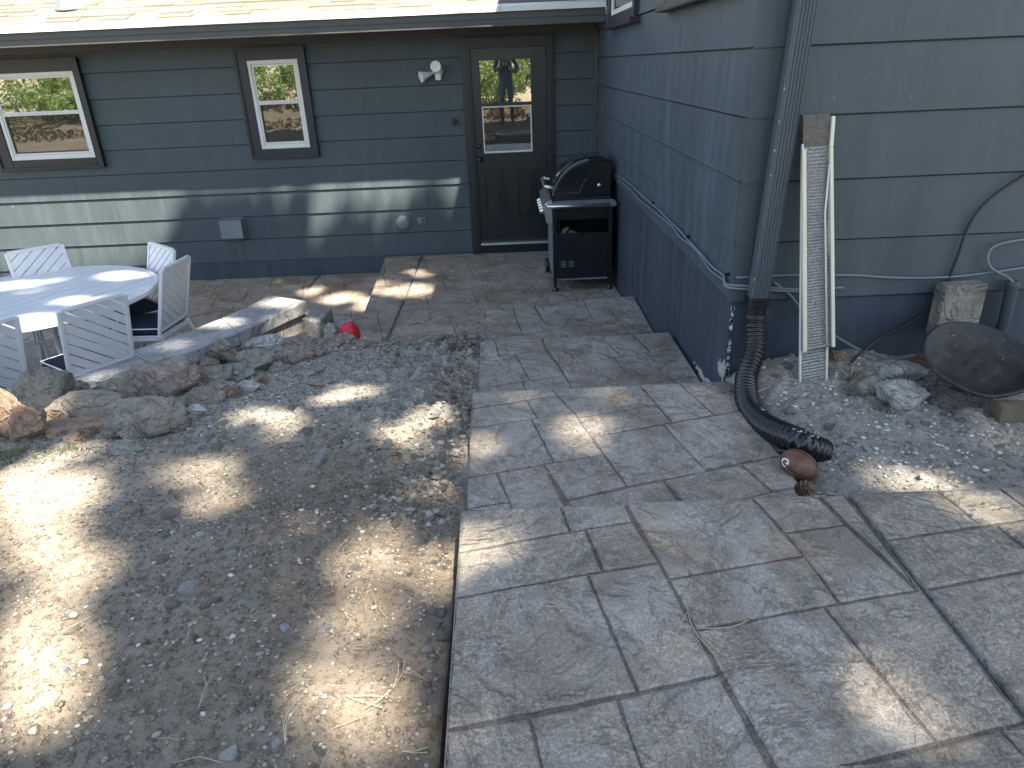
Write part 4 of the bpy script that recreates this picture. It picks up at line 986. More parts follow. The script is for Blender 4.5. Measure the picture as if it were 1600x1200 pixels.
# ================================================================ ROCKS
def px_ground(x, y):
    d = ray(x, y); ts = np.linspace(.8, 6.5, 400) / d[1]
    P = d[None, :] * ts[:, None]; zz = base_z(P[:, 0], P[:, 1]) + rough_z(P[:, 0], P[:, 1]); d_, sd = seg_dist(P[:, 0], P[:, 1])
    k = np.argmax((P[:, 2] < zz) | ((d_ < .17) & (sd >= 0) & (P[:, 2] < -1.3) & (x < 560) & (y < 660))); return Vector(P[k])
def rock_mesh(seed, sx, sy, sz, sub=3, ang=.8, rough=1.0):
    r = random.Random(seed); bm = bmesh.new(); bmesh.ops.create_icosphere(bm, subdivisions=sub, radius=1)
    pl = []
    for k in range(9):
        v = Vector((r.gauss(0, 1), r.gauss(0, 1), r.gauss(0, 1))).normalized(); pl.append((v, r.uniform(.48, .9)))
    off = Vector((r.uniform(0, 50), r.uniform(0, 50), r.uniform(0, 50)))
    from mathutils import noise as mn
    for v in bm.verts:
        d = v.co.normalized(); rad = 1.0
        for n_, k_ in pl:
            c = n_.dot(d)
            if c > .05: rad = min(rad, k_ / c)
        rad = rad * ang + (1 - ang) * .85
        rad *= 1 + rough * (.07 * mn.noise(d * 1.6 + off) + .07 * mn.noise(d * 4 + off) + .05 * mn.noise(d * 9 + off) + .03 * mn.noise(d * 19 + off))
        v.co = Vector((d.x * rad * sx, d.y * rad * sy, d.z * rad * sz))
    me = bpy.data.meshes.new('rock'); bm.to_mesh(me); bm.free(); return me
def rock(cx, cy, w, h, z, mat, label, seed, rz=0, flat=None, name='rock', cat='rock', group=None, ang=1.0, tilt=(0, 0), sub=4):
    base = px_ground(cx, cy + h * .40); dist = base.dot(Vector(MX[2])); sx = w * dist / F / 2 * 1.16; sh = h * dist / F / 2 * 1.16
    sz = flat if flat else sh * 1.05; sy = max(sx * .62, sh * .8)
    me = rock_mesh(seed, sx, sy, sz, sub, ang, 1.15); o = mesh_obj(name, me, RM[mat])
    o.location = W(cx, cy + h * .06, base.y + sy * .45); o.rotation_euler = (tilt[0], tilt[1], rz)
    return tag(o, label, cat, group or 'boulders beside the retaining wall')
try_smooth = True
RK = [
 (67, 612, 108, 84, -1.66, 'grey', 'large grey-tan boulder with a peaked top nearest the left chair', 11, .3, None),
 (8, 650, 70, 92, -1.62, 'orange', 'pinkish orange boulder cut by the left picture edge', 12, .2, None),
 (43, 662, 64, 56, -1.60, 'orange', 'small orange triangular rock in front of the peaked boulder', 13, .9, None),
 (135, 634, 122, 46, -1.66, 'tan', 'long low tan rock between the peaked boulder and the grey slab', 14, .15, None),
 (186, 610, 70, 36, -1.72, 'grey', 'small overhanging grey rock against the wall cap', 15, .1, None),
 (258, 593, 104, 66, -1.68, 'pink', 'big flat-faced pinkish boulder leaning on the wall', 16, .25, None),
 (234, 650, 122, 66, -1.60, 'grey', 'big flat grey boulder in front of the pinkish boulder', 17, .35, None),
 (128, 668, 120, 34, -1.58, 'orange', 'low rusty orange rock half buried under the tan rock', 18, .05, None),
 (284, 566, 34, 20, -1.84, 'pale', 'small pale knobbly stone behind the pinkish boulder', 19, 0, None),
 (352, 546, 44, 38, -1.80, 'tan', 'rounded mossy rock against the inner face of the wall', 20, 0, None),
 (411, 536, 66, 34, -1.76, 'pale', 'flat pale grey slab rock near the wall end', 21, -.1, None),
 (452, 553, 66, 42, -1.73, 'pink', 'rounded salmon-pink rock near the wall end', 22, .3, None),
 (472, 538, 60, 26, -1.80, 'pink', 'low dull pink rock behind the rounded salmon rock', 23, 0, None),
 (396, 564, 66, 34, -1.77, 'grey', 'shaded grey rock under the flat pale slab rock', 24, .1, None),
 (509, 517, 28, 28, -1.86, 'white', 'lumpy white mortar chunk by the red plastic piece', 25, 0, None),
 (527, 532, 54, 28, -1.80, 'tan', 'tan rock with a dark hollow beside the red plastic piece', 26, .1, None),
 (334, 590, 64, 40, -1.70, 'grey', 'cracked grey rock right of the pinkish boulder', 27, .4, None),
 (370, 584, 54, 32, -1.68, 'blue', 'bluish grey rock beside the small green sprout', 28, 0, None),
 (318, 622, 60, 34, -1.60, 'tan', 'tan rock below the cracked grey rock', 29, .2, None),
 (338, 607, 50, 28, -1.64, 'pink', 'pinkish wedge rock next to the stick and pine cone', 30, .6, None),
 (196, 699, 50, 26, -1.53, 'blue', 'small slate-blue stone below the curved branch', 31, 0, None),
 (116, 684, 38, 22, -1.55, 'orange', 'small orange stone at the left end of the curved branch', 32, 0, None),
 (370, 553, 30, 20, -1.82, 'dark', 'small dark rock wedged beside the mossy rock', 33, 0, None),
 (305, 640, 30, 16, -1.55, 'white', 'small whitish stone below the rock pile', 34, 0, None),
 (1391, 582, 94, 40, -1.36, 'pale', 'long smooth pale rock against the front foundation', 41, -.35, None),
 (1350, 600, 66, 38, -1.39, 'grey', 'rough dark grey rock left of the long pale rock', 42, .1, None),
 (1407, 618, 92, 44, -1.38, 'pale', 'blocky cracked pale rock in front of the long rock', 43, .1, None),
 (1466, 594, 54, 44, -1.35, 'grey', 'upright grey rock supporting the black pan', 44, .4, None),
 (1488, 620, 82, 38, -1.37, 'dark', 'wide brownish rock under the front lip of the black pan', 45, -.3, None),
 (1518, 650, 46, 24, -1.40, 'grey', 'low rounded grey stone left of the lumber block', 46, 0, None),
]
RK += [
 (112, 606, 50, 30, -1.8, 'grey', 'shadowed grey rock between the peaked boulder and the wall', 51, .4, None),
 (205, 628, 40, 30, -1.6, 'dark', 'dark rock wedged below the small overhanging rock', 52, .1, None),
 (300, 600, 44, 34, -1.7, 'grey', 'grey rock tucked behind the right end of the big pinkish boulder', 53, .3, None),
 (322, 570, 36, 24, -1.8, 'tan', 'small tan rock left of the mossy rock', 54, .2, None),
 (388, 604, 34, 20, -1.65, 'pale', 'small pale rock just above the open pine cone', 55, .2, None),
 (436, 572, 34, 20, -1.7, 'grey', 'small grey rock at the foot of the salmon rock', 56, .2, None),
 (495, 548, 36, 20, -1.75, 'tan', 'low tan rock between the salmon rock and the hollow rock', 57, .2, None),
 (565, 540, 26, 16, -1.8, 'grey', 'small grey rock right of the red plastic piece', 58, .2, None),
 (70, 655, 50, 30, -1.6, 'orange', 'orange rock between the triangular rock and the rusty one', 59, .2, None),
 (20, 700, 46, 22, -1.55, 'tan', 'small tan rock at the left edge beside the grass', 60, .2, None),
 (150, 696, 34, 16, -1.5, 'pink', 'small pink stone under the middle of the curved branch', 61, .2, None)]
for cx, cy, w_, h_, z, m, lab, sd, rz, fl in RK:
    rock(cx, cy, w_, h_, z, m, lab, sd, rz, fl, group='boulders beside the retaining wall' if cx < 800 else 'rocks under the black pan')

# ================================================================ THINGS ON THE RIGHT
# mesh strips leaning on the wall
def strip(name, label, bl, br, tl, tr, yb, yt, rail=.02, zoff=0, capped=False):
    b0, b1 = W(*bl, yb), W(*br, yb); t0, t1 = W(*tl, yt), W(*tr, yt); o_ = (b0 + b1) / 2
    t = empty(name, o_, 0, label, 'gutter guard', 'mesh strips leaning on the front wall')
    b0, b1, t0, t1 = [p - o_ for p in (b0, b1, t0, t1)]
    nrm = (b1 - b0).cross(t0 - b0).normalized(); 
    if nrm.y > 0: nrm = -nrm
    bm = bmesh.new(); nseg = 150
    A = []
    for i in range(nseg + 1):
        f = i / nseg; l = b0.lerp(t0, f); r = b1.lerp(t1, f); hh = .0016 if i % 2 else -.0016
        A.append([bm.verts.new(p + nrm * (hh + k)) for p, k in ((l, 0), (r, 0), (r, -.006), (l, -.006))])
    for a, b in zip(A[:-1], A[1:]):
        for k in range(4): bm.faces.new((a[k], a[(k + 1) % 4], b[(k + 1) % 4], b[k]))
    bm.faces.new(A[0]); bm.faces.new(A[-1][::-1]); bmesh.ops.recalc_face_normals(bm, faces=bm.faces[:])
    bmobj('mesh_panel', bm, M_MESH, t)
    return t, b0, b1, t0, t1, nrm
t, b0, b1, t0, t1, nr = strip('mesh_strip', 'longer grey mesh strip reaching the dirt, leaning on the front wall', (1249, 619), (1290, 611), (1253, 225), (1297, 222), 2.90, 3.06)
for a, b, m, wq in ((b0, t0, M_WHITE, .008), (b1, t1, M_CREAM, .010)):
    bm = bmesh.new(); bar(bm, a + nr * .004, b + nr * .004, wq, .016, nr, .002); bmobj('edge_rail', bm, m, t)
t, b0, b1, t0, t1, nr = strip('mesh_strip', 'shorter brownish mesh strip with cream rails lying over the longer one', (1256, 549), (1300, 541), (1254, 180), (1296, 178), 2.905, 3.085)
mid0, mid1 = b0.lerp(t0, .865), b1.lerp(t1, .865)
bm = bmesh.new(); bar(bm, b0 + nr * .012, mid0 + nr * .012, .017, .014, nr, .002); bmobj('edge_rail', bm, M_CREAM, t)
bm = bmesh.new(); bar(bm, b1 + nr * .012, mid1 + nr * .012, .015, .014, nr, .002); bar(bm, mid1 + nr * .012, t1 + Vector((.012, -.0, -.01)) + nr * .012, .015, .014, nr, .002); bmobj('edge_rail', bm, M_CREAM, t)
M_BRN = paint_mat('brown_mesh', (.12, .105, .09), .6, .3, 60)
q0, q1 = b0.lerp(t0, .875), b1.lerp(t1, .875)
bm = bmesh.new(); 
prev = None
for i in range(31):
    f = i / 30; l = q0.lerp(t0, f) + nr * (.006 + (.002 if i % 2 else 0)); r = q1.lerp(t1, f) + nr * (.006 + (.002 if i % 2 else 0)); cur = (bm.verts.new(l), bm.verts.new(r))
    if prev: bm.faces.new((prev[0], prev[1], cur[1], cur[0]))
    prev = cur
bmobj('bare_mesh_end', bm, M_BRN, t)
bm = bmesh.new(); bx0 = b1.lerp(t1, .02).lerp(b0.lerp(t0, .02), .22); bx1 = b1.lerp(t1, .60).lerp(b0.lerp(t0, .60), .24); bx2 = b1.lerp(t1, .80).lerp(b0.lerp(t0, .80), .06)
tube(bm, [bx0 + nr * .012, bx1 + nr * .012, bx2 + nr * .012], .004, 6); bmobj('bent_wire_edge', bm, M_WHITE, t, True)

# concrete block, black pan, lumber, brick
bm = bmesh.new(); c0, c1, c2 = W(1477, 447, YC - .13), W(1545, 447, YC - .13), W(1478, 515, YC - .13)
blk = empty('concrete_block', Vector((c0.x, YC - .13, c2.z)), 0, 'square concrete paver standing on edge behind the black pan', 'block')
box(bm, (0, .0, -.04), (c1.x - c0.x, .075, c0.z - c2.z), .006); bmobj('paver', bm, RM['grey'], blk)
pc = G(1530, 556, -1.20)
pan = empty('rubber_pan', pc, 0, 'muddy black rubber pan tilted on rocks at the right edge', 'pan')
pan.rotation_euler = (math.radians(27), math.radians(4), math.radians(-4))
bm = bmesh.new(); K = 56
def outl(a):
    r = .205 * (1 + .05 * math.cos(2 * a) + .06 * math.cos(a + math.pi * .53) + .025 * math.cos(3 * a + 1.2))
    r *= 1 + .09 * math.exp(-((a - 4.55) / .35) ** 2)
    return r
rings = []
for rr, zz in ((1.0, -.012), (1.03, -.004), (1.03, .006), (1.0, .010), (.96, .004), (.86, -.022), (.66, -.044), (.40, -.052), (.14, -.05)):
    rings.append([bm.verts.new((outl(a) * rr * math.cos(a) * 1.06, outl(a) * rr * math.sin(a) * 1.0, zz + .006 * math.sin(5 * a + rr * 9) * (1 if rr < .9 else .2))) for a in [2 * math.pi * k / K for k in range(K)]])
for a, b in zip(rings[:-1], rings[1:]):
    for k in range(K): bm.faces.new((a[k], a[(k + 1) % K], b[(k + 1) % K], b[k]))
bm.faces.new(rings[-1])
und = []
for rr, zz in ((.86, -.032), (.66, -.054), (.40, -.062)):
    und.append([bm.verts.new((outl(a) * rr * math.cos(a) * 1.06, outl(a) * rr * math.sin(a), zz)) for a in [2 * math.pi * k / K for k in range(K)]])
seq = [rings[0]] + und
for a, b in zip(seq[:-1], seq[1:]):
    for k in range(K): bm.faces.new((b[k], b[(k + 1) % K], a[(k + 1) % K], a[k]))
bm.faces.new(und[-1][::-1]); bmesh.ops.recalc_face_normals(bm, faces=bm.faces[:])
bmobj('dish', bm, M_DISH, pan, True)
lp = G(1590, 652, -1.39)
t = empty('lumber_block', lp, -.15, 'weathered block of lumber propping the black pan at the right edge', 'lumber')
obox('timber', (-.085, -.03, -.05), (.24, .05, .055), M_LUMBER, t, .004)
bp = G(1428, 572, -1.37)
t = empty('brick', bp, .45, 'dusty reddish brick fragment behind the long pale rock', 'brick'); obox('body', (-.04, -.05, -.03), (.09, .05, .025), M_BRICK, t, .005)

# football with a white letter mark
bc = G(1248, 726, -1.385); bl_ = .068; br_ = .052
ball = empty('football', bc, 0, 'small worn brown football at the end of the black pipe', 'ball')
bdir = Vector((.70, -.60, -.28)).normalized(); q = bdir.to_track_quat('X', 'Z')
ball.rotation_mode = 'QUATERNION'; ball.rotation_quaternion = q
bm = bmesh.new(); prof = []
for k in range(19):
    a = math.pi * k / 18; prof.append((br_ * math.sin(a) ** .85 + .0005, -bl_ * math.cos(a)))
lathe(bm, prof, 32, Matrix.Rotation(math.pi / 2, 4, 'Y')); bmobj('leather', bm, M_BALL, ball, True)
def on_ball(ax_, ang_): # point at axial position ax_, angle ang_ round the long axis
    k = math.acos(max(-1, min(1, -ax_ / bl_))); r = br_ * math.sin(k) ** .85 + .0012; return Vector((ax_, r * math.cos(ang_), r * math.sin(ang_)))
toc = q.inverted() @ (-bc).normalized(); acam = math.atan2(toc.z, toc.y)
for da in (-.95, .62): 
    bm = bmesh.new(); tube(bm, [on_ball(bl_ * f / 10, acam + da) for f in range(-9, 10)], .0012, 5); bmobj('seam', bm, M_BLACK, ball, True)
bm = bmesh.new(); a0_ = acam + .42; x0_ = -.040
def P2(u, v, lift=.0005):
    p = on_ball(x0_ + u, a0_ + v / br_); c = Vector((p.x, 0, 0)); return p + (p - c).normalized() * lift
def stroke(pts2, wd, lift):
    pr = None
    for i, (u, v) in enumerate(pts2):
        a = pts2[max(0, i - 1)]; b = pts2[min(len(pts2) - 1, i + 1)]; d = Vector((b[0] - a[0], b[1] - a[1])).normalized(); n_ = Vector((-d.y, d.x)) * wd
        cur = (bm.verts.new(P2(u + n_.x, v + n_.y, lift)), bm.verts.new(P2(u - n_.x, v - n_.y, lift)))
        if pr: bm.faces.new((pr[0], pr[1], cur[1], cur[0]))
        pr = cur
stroke([(.0125 * math.cos(a), .0155 * math.sin(a)) for a in [math.radians(40 + k * 15) for k in range(20)]] + [(.0120, -.002)], .0030, .0008)
stroke([(.0135, -.001), (.002, -.001)], .0026, .0010)
bmobj('letter_mark', bm, M_PIPING, ball)

# red plastic piece, curved branch, sticks
rp_ = G(546, 516, -1.93)
t = empty('red_bucket', rp_, .2, 'bright red rounded plastic piece poking up at the end of the wall', 'bucket')
bm = bmesh.new(); lathe(bm, [(.085, -.09), (.084, -.03), (.074, .02), (.05, .055), (.02, .07), (.001, .072)], 28); bmobj('shell', bm, M_RED, t, True)
def stick(pxs, z, r, label, name='branch', mat=M_STICK):
    pts = [G(x, y, z + dz) for x, y, dz in pxs]; o_ = pts[0].copy(); pp = catmull([p - o_ for p in pts], 5); n = len(pp)
    pp = [p + Vector((random.uniform(-1, 1), random.uniform(-1, 1), random.uniform(-1, 1))) * r * .15 for p in pp]
    bm = bmesh.new(); tube(bm, pp, [r * (1 - .5 * i / n) for i in range(n)], 8); o = bmobj(name, bm, mat, None, True); o.location = o_; return tag(o, label, 'branch')
stick([(100, 667, .03), (135, 678, .02), (180, 683, .01), (225, 678, .0), (265, 674, 0)], -1.515, .0125, 'long curved weathered branch lying below the boulders')
stick([(344, 632, 0), (348, 618, .03), (354, 606, .05), (360, 600, .055)], -1.55, .014, 'short upright stick beside the pine cone')
stick([(480, 598, .01), (500, 601, .01), (513, 596, .02)], -1.535, .010, 'short grey stick on the pale gravel')
stick([(1183, 612, .02), (1215, 600, .03), (1240, 590, .04)], -1.40, .007, 'dark twig behind the black pipe')
stick([(1222, 640, .0), (1235, 625, .01), (1248, 618, .02)], -1.39, .006, 'thin dark root left of the mesh strips')
t = tag(obox('red_fragment', G(173, 677, -1.50) - Vector((.016, .008, .004)), G(173, 677, -1.50) + Vector((.016, .008, .010)), M_RED, None, .003), 'tiny red plastic fragment on the curved branch', 'fragment')

# pine cones
def cone(px, py, z, r, label, rot=(0, 0, 0)):
    r *= 1.15
    p = G(px, py, z); t = empty('pine_cone', p, 0, label, 'pine cone'); t.rotation_euler = rot
    bm = bmesh.new(); H = r * 2.2
    bmesh.ops.create_uvsphere(bm, u_segments=10, v_segments=8, radius=1, matrix=Matrix.Diagonal((r * .35, r * .35, H * .42, 1)))
    bmobj('core', bm, M_BLACK, t)
    bm = bmesh.new(); ns = 70
    for k in range(ns):
        f = (k + .5) / ns; a = k * 2.39996; zz = (f - .5) * H; rr = r * math.sqrt(max(0, 1 - (2 * f - 1) ** 2)) * .98 + r * .08
        d = Vector((math.cos(a), math.sin(a), .25)); s_ = Vector((-math.sin(a), math.cos(a), 0)); w_ = r * .28
        b_ = Vector((0, 0, zz - r * .1)); tip = b_ + d * rr; md = b_ + d * rr * .65
        v = [bm.verts.new(x) for x in (b_ + d * rr * .2, md - s_ * w_, tip + s_ * 0 - Vector((0, 0, .0)), md + s_ * w_, md + Vector((0, 0, -r * .16)))]
        bm.faces.new((v[0], v[1], v[2], v[3])); bm.faces.new((v[1], v[4], v[2])); bm.faces.new((v[4], v[3], v[2]))
    tag(bmobj('scales', bm, M_CONE, t), kind='stuff')
cone(365, 617, -1.54, .034, 'open brown pine cone right of the short upright stick', (1.1, .3, 0))
cone(413, 598, -1.57, .036, 'pine cone on the gravel right of the rock pile', (.4, .8, 0))
cone(1258, 765, -1.37, .030, 'dark pine cone squeezed between the path corner and the football', (1.3, 0, .4))
cone(1308, 562, -1.33, .036, 'dark pine cone at the foot of the wall right of the mesh strips', (1.2, .4, 0))

# ================================================================ SMALL STONES, GRAVEL, LITTER
peb_src = [mesh_obj('x', rock_mesh(200 + i, 1, .78, .5, 2, .95, .8), None) for i in range(10)]
for o in peb_src: COL.objects.unlink(o)
pebs = [(265, 838, 22, 'tan'), (314, 836, 16, 'white'), (215, 803, 18, 'grey'), (255, 876, 20, 'grey'), (149, 887, 15, 'pale'), (268, 808, 30, 'grey'), (362, 866, 20, 'pale'), (298, 923, 34, 'pale'), (330, 944, 28, 'grey'), (382, 944, 20, 'pale'),
 (218, 977, 17, 'white'), (243, 955, 16, 'grey'), (272, 945, 24, 'grey'), (445, 982, 17, 'white'), (484, 958, 10, 'white'), (158, 1028, 18, 'pale'), (215, 1032, 12, 'white'), (110, 1050, 36, 'pale'), (308, 1000, 18, 'dark'), (406, 1025, 14, 'white'),
 (350, 1105, 22, 'pale'), (357, 1182, 32, 'white'), (437, 1165, 28, 'white'), (456, 1155, 22, 'grey'), (500, 1172, 28, 'grey'), (459, 1114, 26, 'pale'), (52, 1142, 24, 'grey'), (199, 1155, 10, 'white'), (162, 1152, 14, 'tan'), (106, 860, 12, 'white'),
 (135, 802, 16, 'white'), (507, 985, 20, 'pale'), (545, 1028, 22, 'white'), (410, 870, 12, 'tan'), (425, 900, 14, 'tan'), (556, 890, 22, 'tan'), (650, 980, 18, 'pale'), (664, 930, 14, 'white'), (690, 960, 22, 'grey'), (580, 1080, 16, 'tan'),
 (500, 718, 18, 'pale'), (530, 692, 26, 'grey'), (572, 698, 14, 'pale'), (606, 697, 16, 'pale'), (478, 678, 22, 'tan'), (620, 712, 16, 'grey'), (676, 706, 16, 'white'), (645, 716, 18, 'grey'), (448, 752, 16, 'pale'), (455, 640, 16, 'grey'),
 (568, 652, 12, 'white'), (510, 648, 10, 'white'), (557, 618, 10, 'tan'), (638, 632, 12, 'white'), (440, 752, 12, 'white'), (498, 722, 16, 'pale'), (417, 696, 14, 'grey'), (340, 700, 20, 'tan'), (330, 685, 18, 'tan'), (350, 663, 18, 'grey'),
 (600, 770, 18, 'tan'), (586, 755, 20, 'grey'), (640, 755, 20, 'pale'), (462, 825, 16, 'grey'), (180, 826, 12, 'white'), (560, 935, 14, 'tan'), (620, 820, 16, 'tan'), (660, 850, 18, 'grey'), (690, 860, 16, 'tan'), (640, 900, 14, 'grey'),
 (700, 700, 18, 'grey'), (712, 640, 16, 'pale'), (696, 600, 14, 'grey'), (720, 560, 14, 'pale'), (735, 540, 14, 'grey'), (650, 560, 12, 'pale'), (600, 555, 12, 'white'), (530, 575, 14, 'white'), (500, 580, 14, 'pale'), (486, 584, 14, 'white'), (560, 640, 12, 'grey'),
 (20, 1120, 22, 'tan'), (30, 1080, 14, 'tan'), (90, 940, 14, 'tan'), (45, 850, 14, 'tan'), (180, 1090, 12, 'grey'), (230, 1120, 14, 'grey'), (290, 1075, 12, 'grey'), (330, 1130, 16, 'grey'), (300, 1180, 14, 'grey'), (400, 1090, 12, 'grey'), (530, 1150, 16, 'tan'), (600, 1170, 22, 'pale'), (640, 1120, 18, 'grey'), (655, 1060, 18, 'tan'), (675, 1020, 16, 'grey'), (670, 1150, 18, 'grey'), (625, 1040, 14, 'tan'),
 (1346, 628, 14, 'white'), (1336, 636, 12, 'pale'), (1329, 655, 20, 'white'), (1314, 645, 8, 'white'), (1368, 675, 14, 'white'), (1381, 676, 12, 'white'), (1340, 690, 12, 'white'), (1422, 660, 16, 'pale'), (1465, 670, 14, 'white'), (1489, 671, 24, 'pale'), (1475, 637, 26, 'grey'), (1474, 650, 14, 'grey'), (1445, 664, 18, 'tan'),
 (1268, 622, 14, 'pale'), (1243, 645, 16, 'pale'), (1275, 650, 14, 'white'), (1252, 668, 12, 'pale'), (1296, 668, 16, 'grey'), (1390, 742, 18, 'white'), (1440, 745, 12, 'white'), (1500, 745, 14, 'white'), (1475, 756, 10, 'white'), (1540, 752, 14, 'pale'), (1350, 705, 14, 'grey'), (1400, 700, 12, 'pale'), (1560, 700, 14, 'grey'), (1580, 730, 14, 'pale'), (1520, 690, 10, 'white'), (1330, 620, 14, 'grey'), (1310, 730, 12, 'grey'), (1300, 705, 12, 'white'), (1450, 720, 12, 'grey'), (1215, 590, 16, 'tan'), (1232, 575, 22, 'tan')]
for i in range(70):
    if i < 44: pebs.append((random.uniform(650, 722), random.uniform(540, 1180), random.uniform(11, 20), random.choice(['grey', 'grey', 'tan', 'pale'])))
    else: pebs.append((random.uniform(590, 750), random.uniform(520, 560), random.uniform(8, 15), random.choice(['grey', 'blue', 'pale'])))
pm = {}; pebobj = []
for i, (x, y, s, m) in enumerate(pebs):
    p = px_ground(x, y)
    if p.x > -.2 and p.x < 1.02: continue
    dist = p.dot(Vector(MX[2])); r = s * dist / F / 2
    key = (i % 10, m)
    if key not in pm:
        me = peb_src[i % 10].data.copy(); me.materials.clear(); me.materials.append(RM[m]); me.polygons.foreach_set('use_smooth', [False] * len(me.polygons)); pm[key] = me
    o = bpy.data.objects.new('stone', pm[key]); COL.objects.link(o); o.location = p + Vector((0, 0, r * .22)); o.scale = (r * 1.3, r * 1.3, r * random.uniform(1.1, 1.5)); o.rotation_euler = (random.uniform(-.35, .35), random.uniform(-.35, .35), random.uniform(0, 6.28))
    pebobj.append((o, x, y, m, p.x > 1)); continue
    side = 'right' if p.x > 1 else 'left'
    if side == 'right': tag(o, 'small loose %s stone on the gravelly dirt by the front wall' % {'white': 'white', 'pale': 'pale', 'grey': 'grey', 'tan': 'tan', 'dark': 'dark', 'blue': 'bluish'}[m], 'stone', 'loose %s stones by the front wall' % m)
    else: tag(o, 'small loose %s stone on the bare dirt slope left of the path' % {'white': 'white', 'pale': 'pale', 'grey': 'grey', 'tan': 'tan', 'dark': 'dark', 'blue': 'bluish'}[m], 'stone', 'loose %s stones on the dirt slope' % m)
ORD_ = ['leftmost', 'second from left', 'third from left', 'fourth from left', 'fifth from left', 'sixth from left', 'seventh from left', 'eighth from left', 'ninth from left', 'tenth from left', 'eleventh from left', 'twelfth from left', 'thirteenth from left', 'fourteenth from left', 'fifteenth from left']
def zone(x, y, right):
    if right: return 'before the black pan' if x > 1430 else 'left of the pan rocks' if x > 1320 else 'by the mesh strips'
    if x > 645: return 'beside the landing, bottom' if y > 1000 else 'beside the landing corner' if y > 800 else 'beside the middle path' if y > 640 else 'on the far gravel crest'
    if y < 610: return 'near the pine cones'
    if y < 680: return 'on the pale mid slope'
    if y < 780: return 'at the upper loam edge'
    c = 'left' if x < 190 else 'middle' if x < 420 else 'right'
    r_ = 'upper' if y < 900 else 'central' if y < 1040 else 'bottom'
    return 'on the %s %s loam' % (r_, c)
gp = {}
for o, x, y, m, rt in pebobj: gp.setdefault((m, zone(x, y, rt)), []).append((x, o))
CN = {'white': 'white', 'pale': 'pale', 'grey': 'grey', 'tan': 'tan', 'dark': 'dark', 'blue': 'bluish'}
for (m, zn), L_ in gp.items():
    L_.sort(key=lambda t: t[0])
    for k, (x, o) in enumerate(L_):
        lab = ('single small %s stone %s' % (CN[m], zn)) if len(L_) == 1 else ('%s of the small %s stones %s' % (ORD_[min(k, 14)], CN[m], zn))
        tag(o, lab, 'stone', 'loose stones on the dirt')
# gravel: uncountable, one mesh of small tumbled stones
tmpl = []
for k in range(6):
    me = rock_mesh(300 + k, 1, .8, .6, 1, .9, .8); v = np.zeros(len(me.vertices) * 3); me.vertices.foreach_get('co', v); f = np.array([p.vertices[:] for p in me.polygons]); tmpl.append((v.reshape(-1, 3), f)); bpy.data.meshes.remove(me)
def scatter(n, xr, yr, smin, smax, dens, seed, name, power=2.5, tone=(0, .9)):
    r = np.random.default_rng(seed); X = r.uniform(*xr, n); Y = r.uniform(*yr, n); keep = r.random(n) < dens(X, Y); X, Y = X[keep], Y[keep]
    Z = base_z(X, Y) + rough_z(X, Y); m = Z > -2.2; X, Y, Z = X[m], Y[m], Z[m]; n = len(X)
    Sz = smin + (smax - smin) * r.random(n) ** power; A = r.uniform(0, 6.28, n); Fl = r.uniform(.45, .9, n); T = tone[0] + (tone[1] - tone[0]) * r.random(n) ** 1.3
    vs, fs, tn = [], [], []; off = 0
    for k, (tv, tf) in enumerate(tmpl):
        ix = np.arange(k, n, len(tmpl)); c, s = np.cos(A[ix])[:, None], np.sin(A[ix])[:, None]
        vx = (tv[None, :, 0] * c - tv[None, :, 1] * s) * Sz[ix][:, None] + X[ix][:, None]; vy = (tv[None, :, 0] * s + tv[None, :, 1] * c) * Sz[ix][:, None] + Y[ix][:, None]
        vz = tv[None, :, 2] * Sz[ix][:, None] * Fl[ix][:, None] + (Z[ix] + Sz[ix] * .2)[:, None]
        V = np.stack([vx, vy, vz], -1).reshape(-1, 3); Ff = (tf[None] + (np.arange(len(ix)) * len(tv))[:, None, None]).reshape(-1, 3) + off
        vs.append(V); fs.append(Ff); tn.append(np.repeat(T[ix], len(tv))); off += len(V)
    V = np.concatenate(vs); Ff = np.concatenate(fs); me = bpy.data.meshes.new(name)
    me.vertices.add(len(V)); me.vertices.foreach_set('co', V.ravel()); me.loops.add(Ff.size); me.loops.foreach_set('vertex_index', Ff.ravel())
    me.polygons.add(len(Ff)); me.polygons.foreach_set('loop_start', np.arange(0, Ff.size, 3)); me.polygons.foreach_set('loop_total', np.full(len(Ff), 3)); me.update(calc_edges=True)
    at = me.attributes.new('tone', 'FLOAT', 'POINT'); at.data.foreach_set('value', np.concatenate(tn).astype(np.float32))
    return tag(mesh_obj(name, me, M_GRAVEL), 'loose gravel and small clods strewn over the dirt', 'gravel', kind='stuff')
def densL(X, Y):
    d = .30 + .7 * np.exp(-((X + .38) / .22) ** 2) * sstep(1.5, 2.2, Y) + .5 * sstep(3.6, 4.4, Y) + .25 * (vnoise(X * 2, Y * 2, 9) > .08)
    return np.clip(d, 0, 1) * (X < -.215)
scatter(46000, (-3.0, -.21), (.85, 5.15), .003, .011, lambda X, Y: np.ones_like(X) * (X < -.215), 15, 'gravel', 2.0, (0, .7))
scatter(650, (-2.8, -.25), (1.1, 4.9), .007, .016, lambda X, Y: .35 + .5 * sstep(2.4, 3.2, Y), 25, 'gravel', 1.5, (.85, 1))
scatter(260, (1.1, 2.6), (1.9, 3.05), .007, .017, lambda X, Y: np.ones_like(X), 26, 'gravel', 1.5, (.88, 1))
scatter(15000, (-3.0, -.21), (.85, 5.15), .003, .011, densL, 5, 'gravel')
scatter(2600, (-3.0, -.21), (.85, 5.15), .010, .022, lambda X, Y: densL(X, Y) ** 2 * .8, 6, 'gravel', 3.0, (.2, .8))
scatter(4200, (-1.2, -.215), (4.35, 5.2), .006, .024, lambda X, Y: np.ones_like(X), 8, 'gravel', 2.0, (.2, .8))
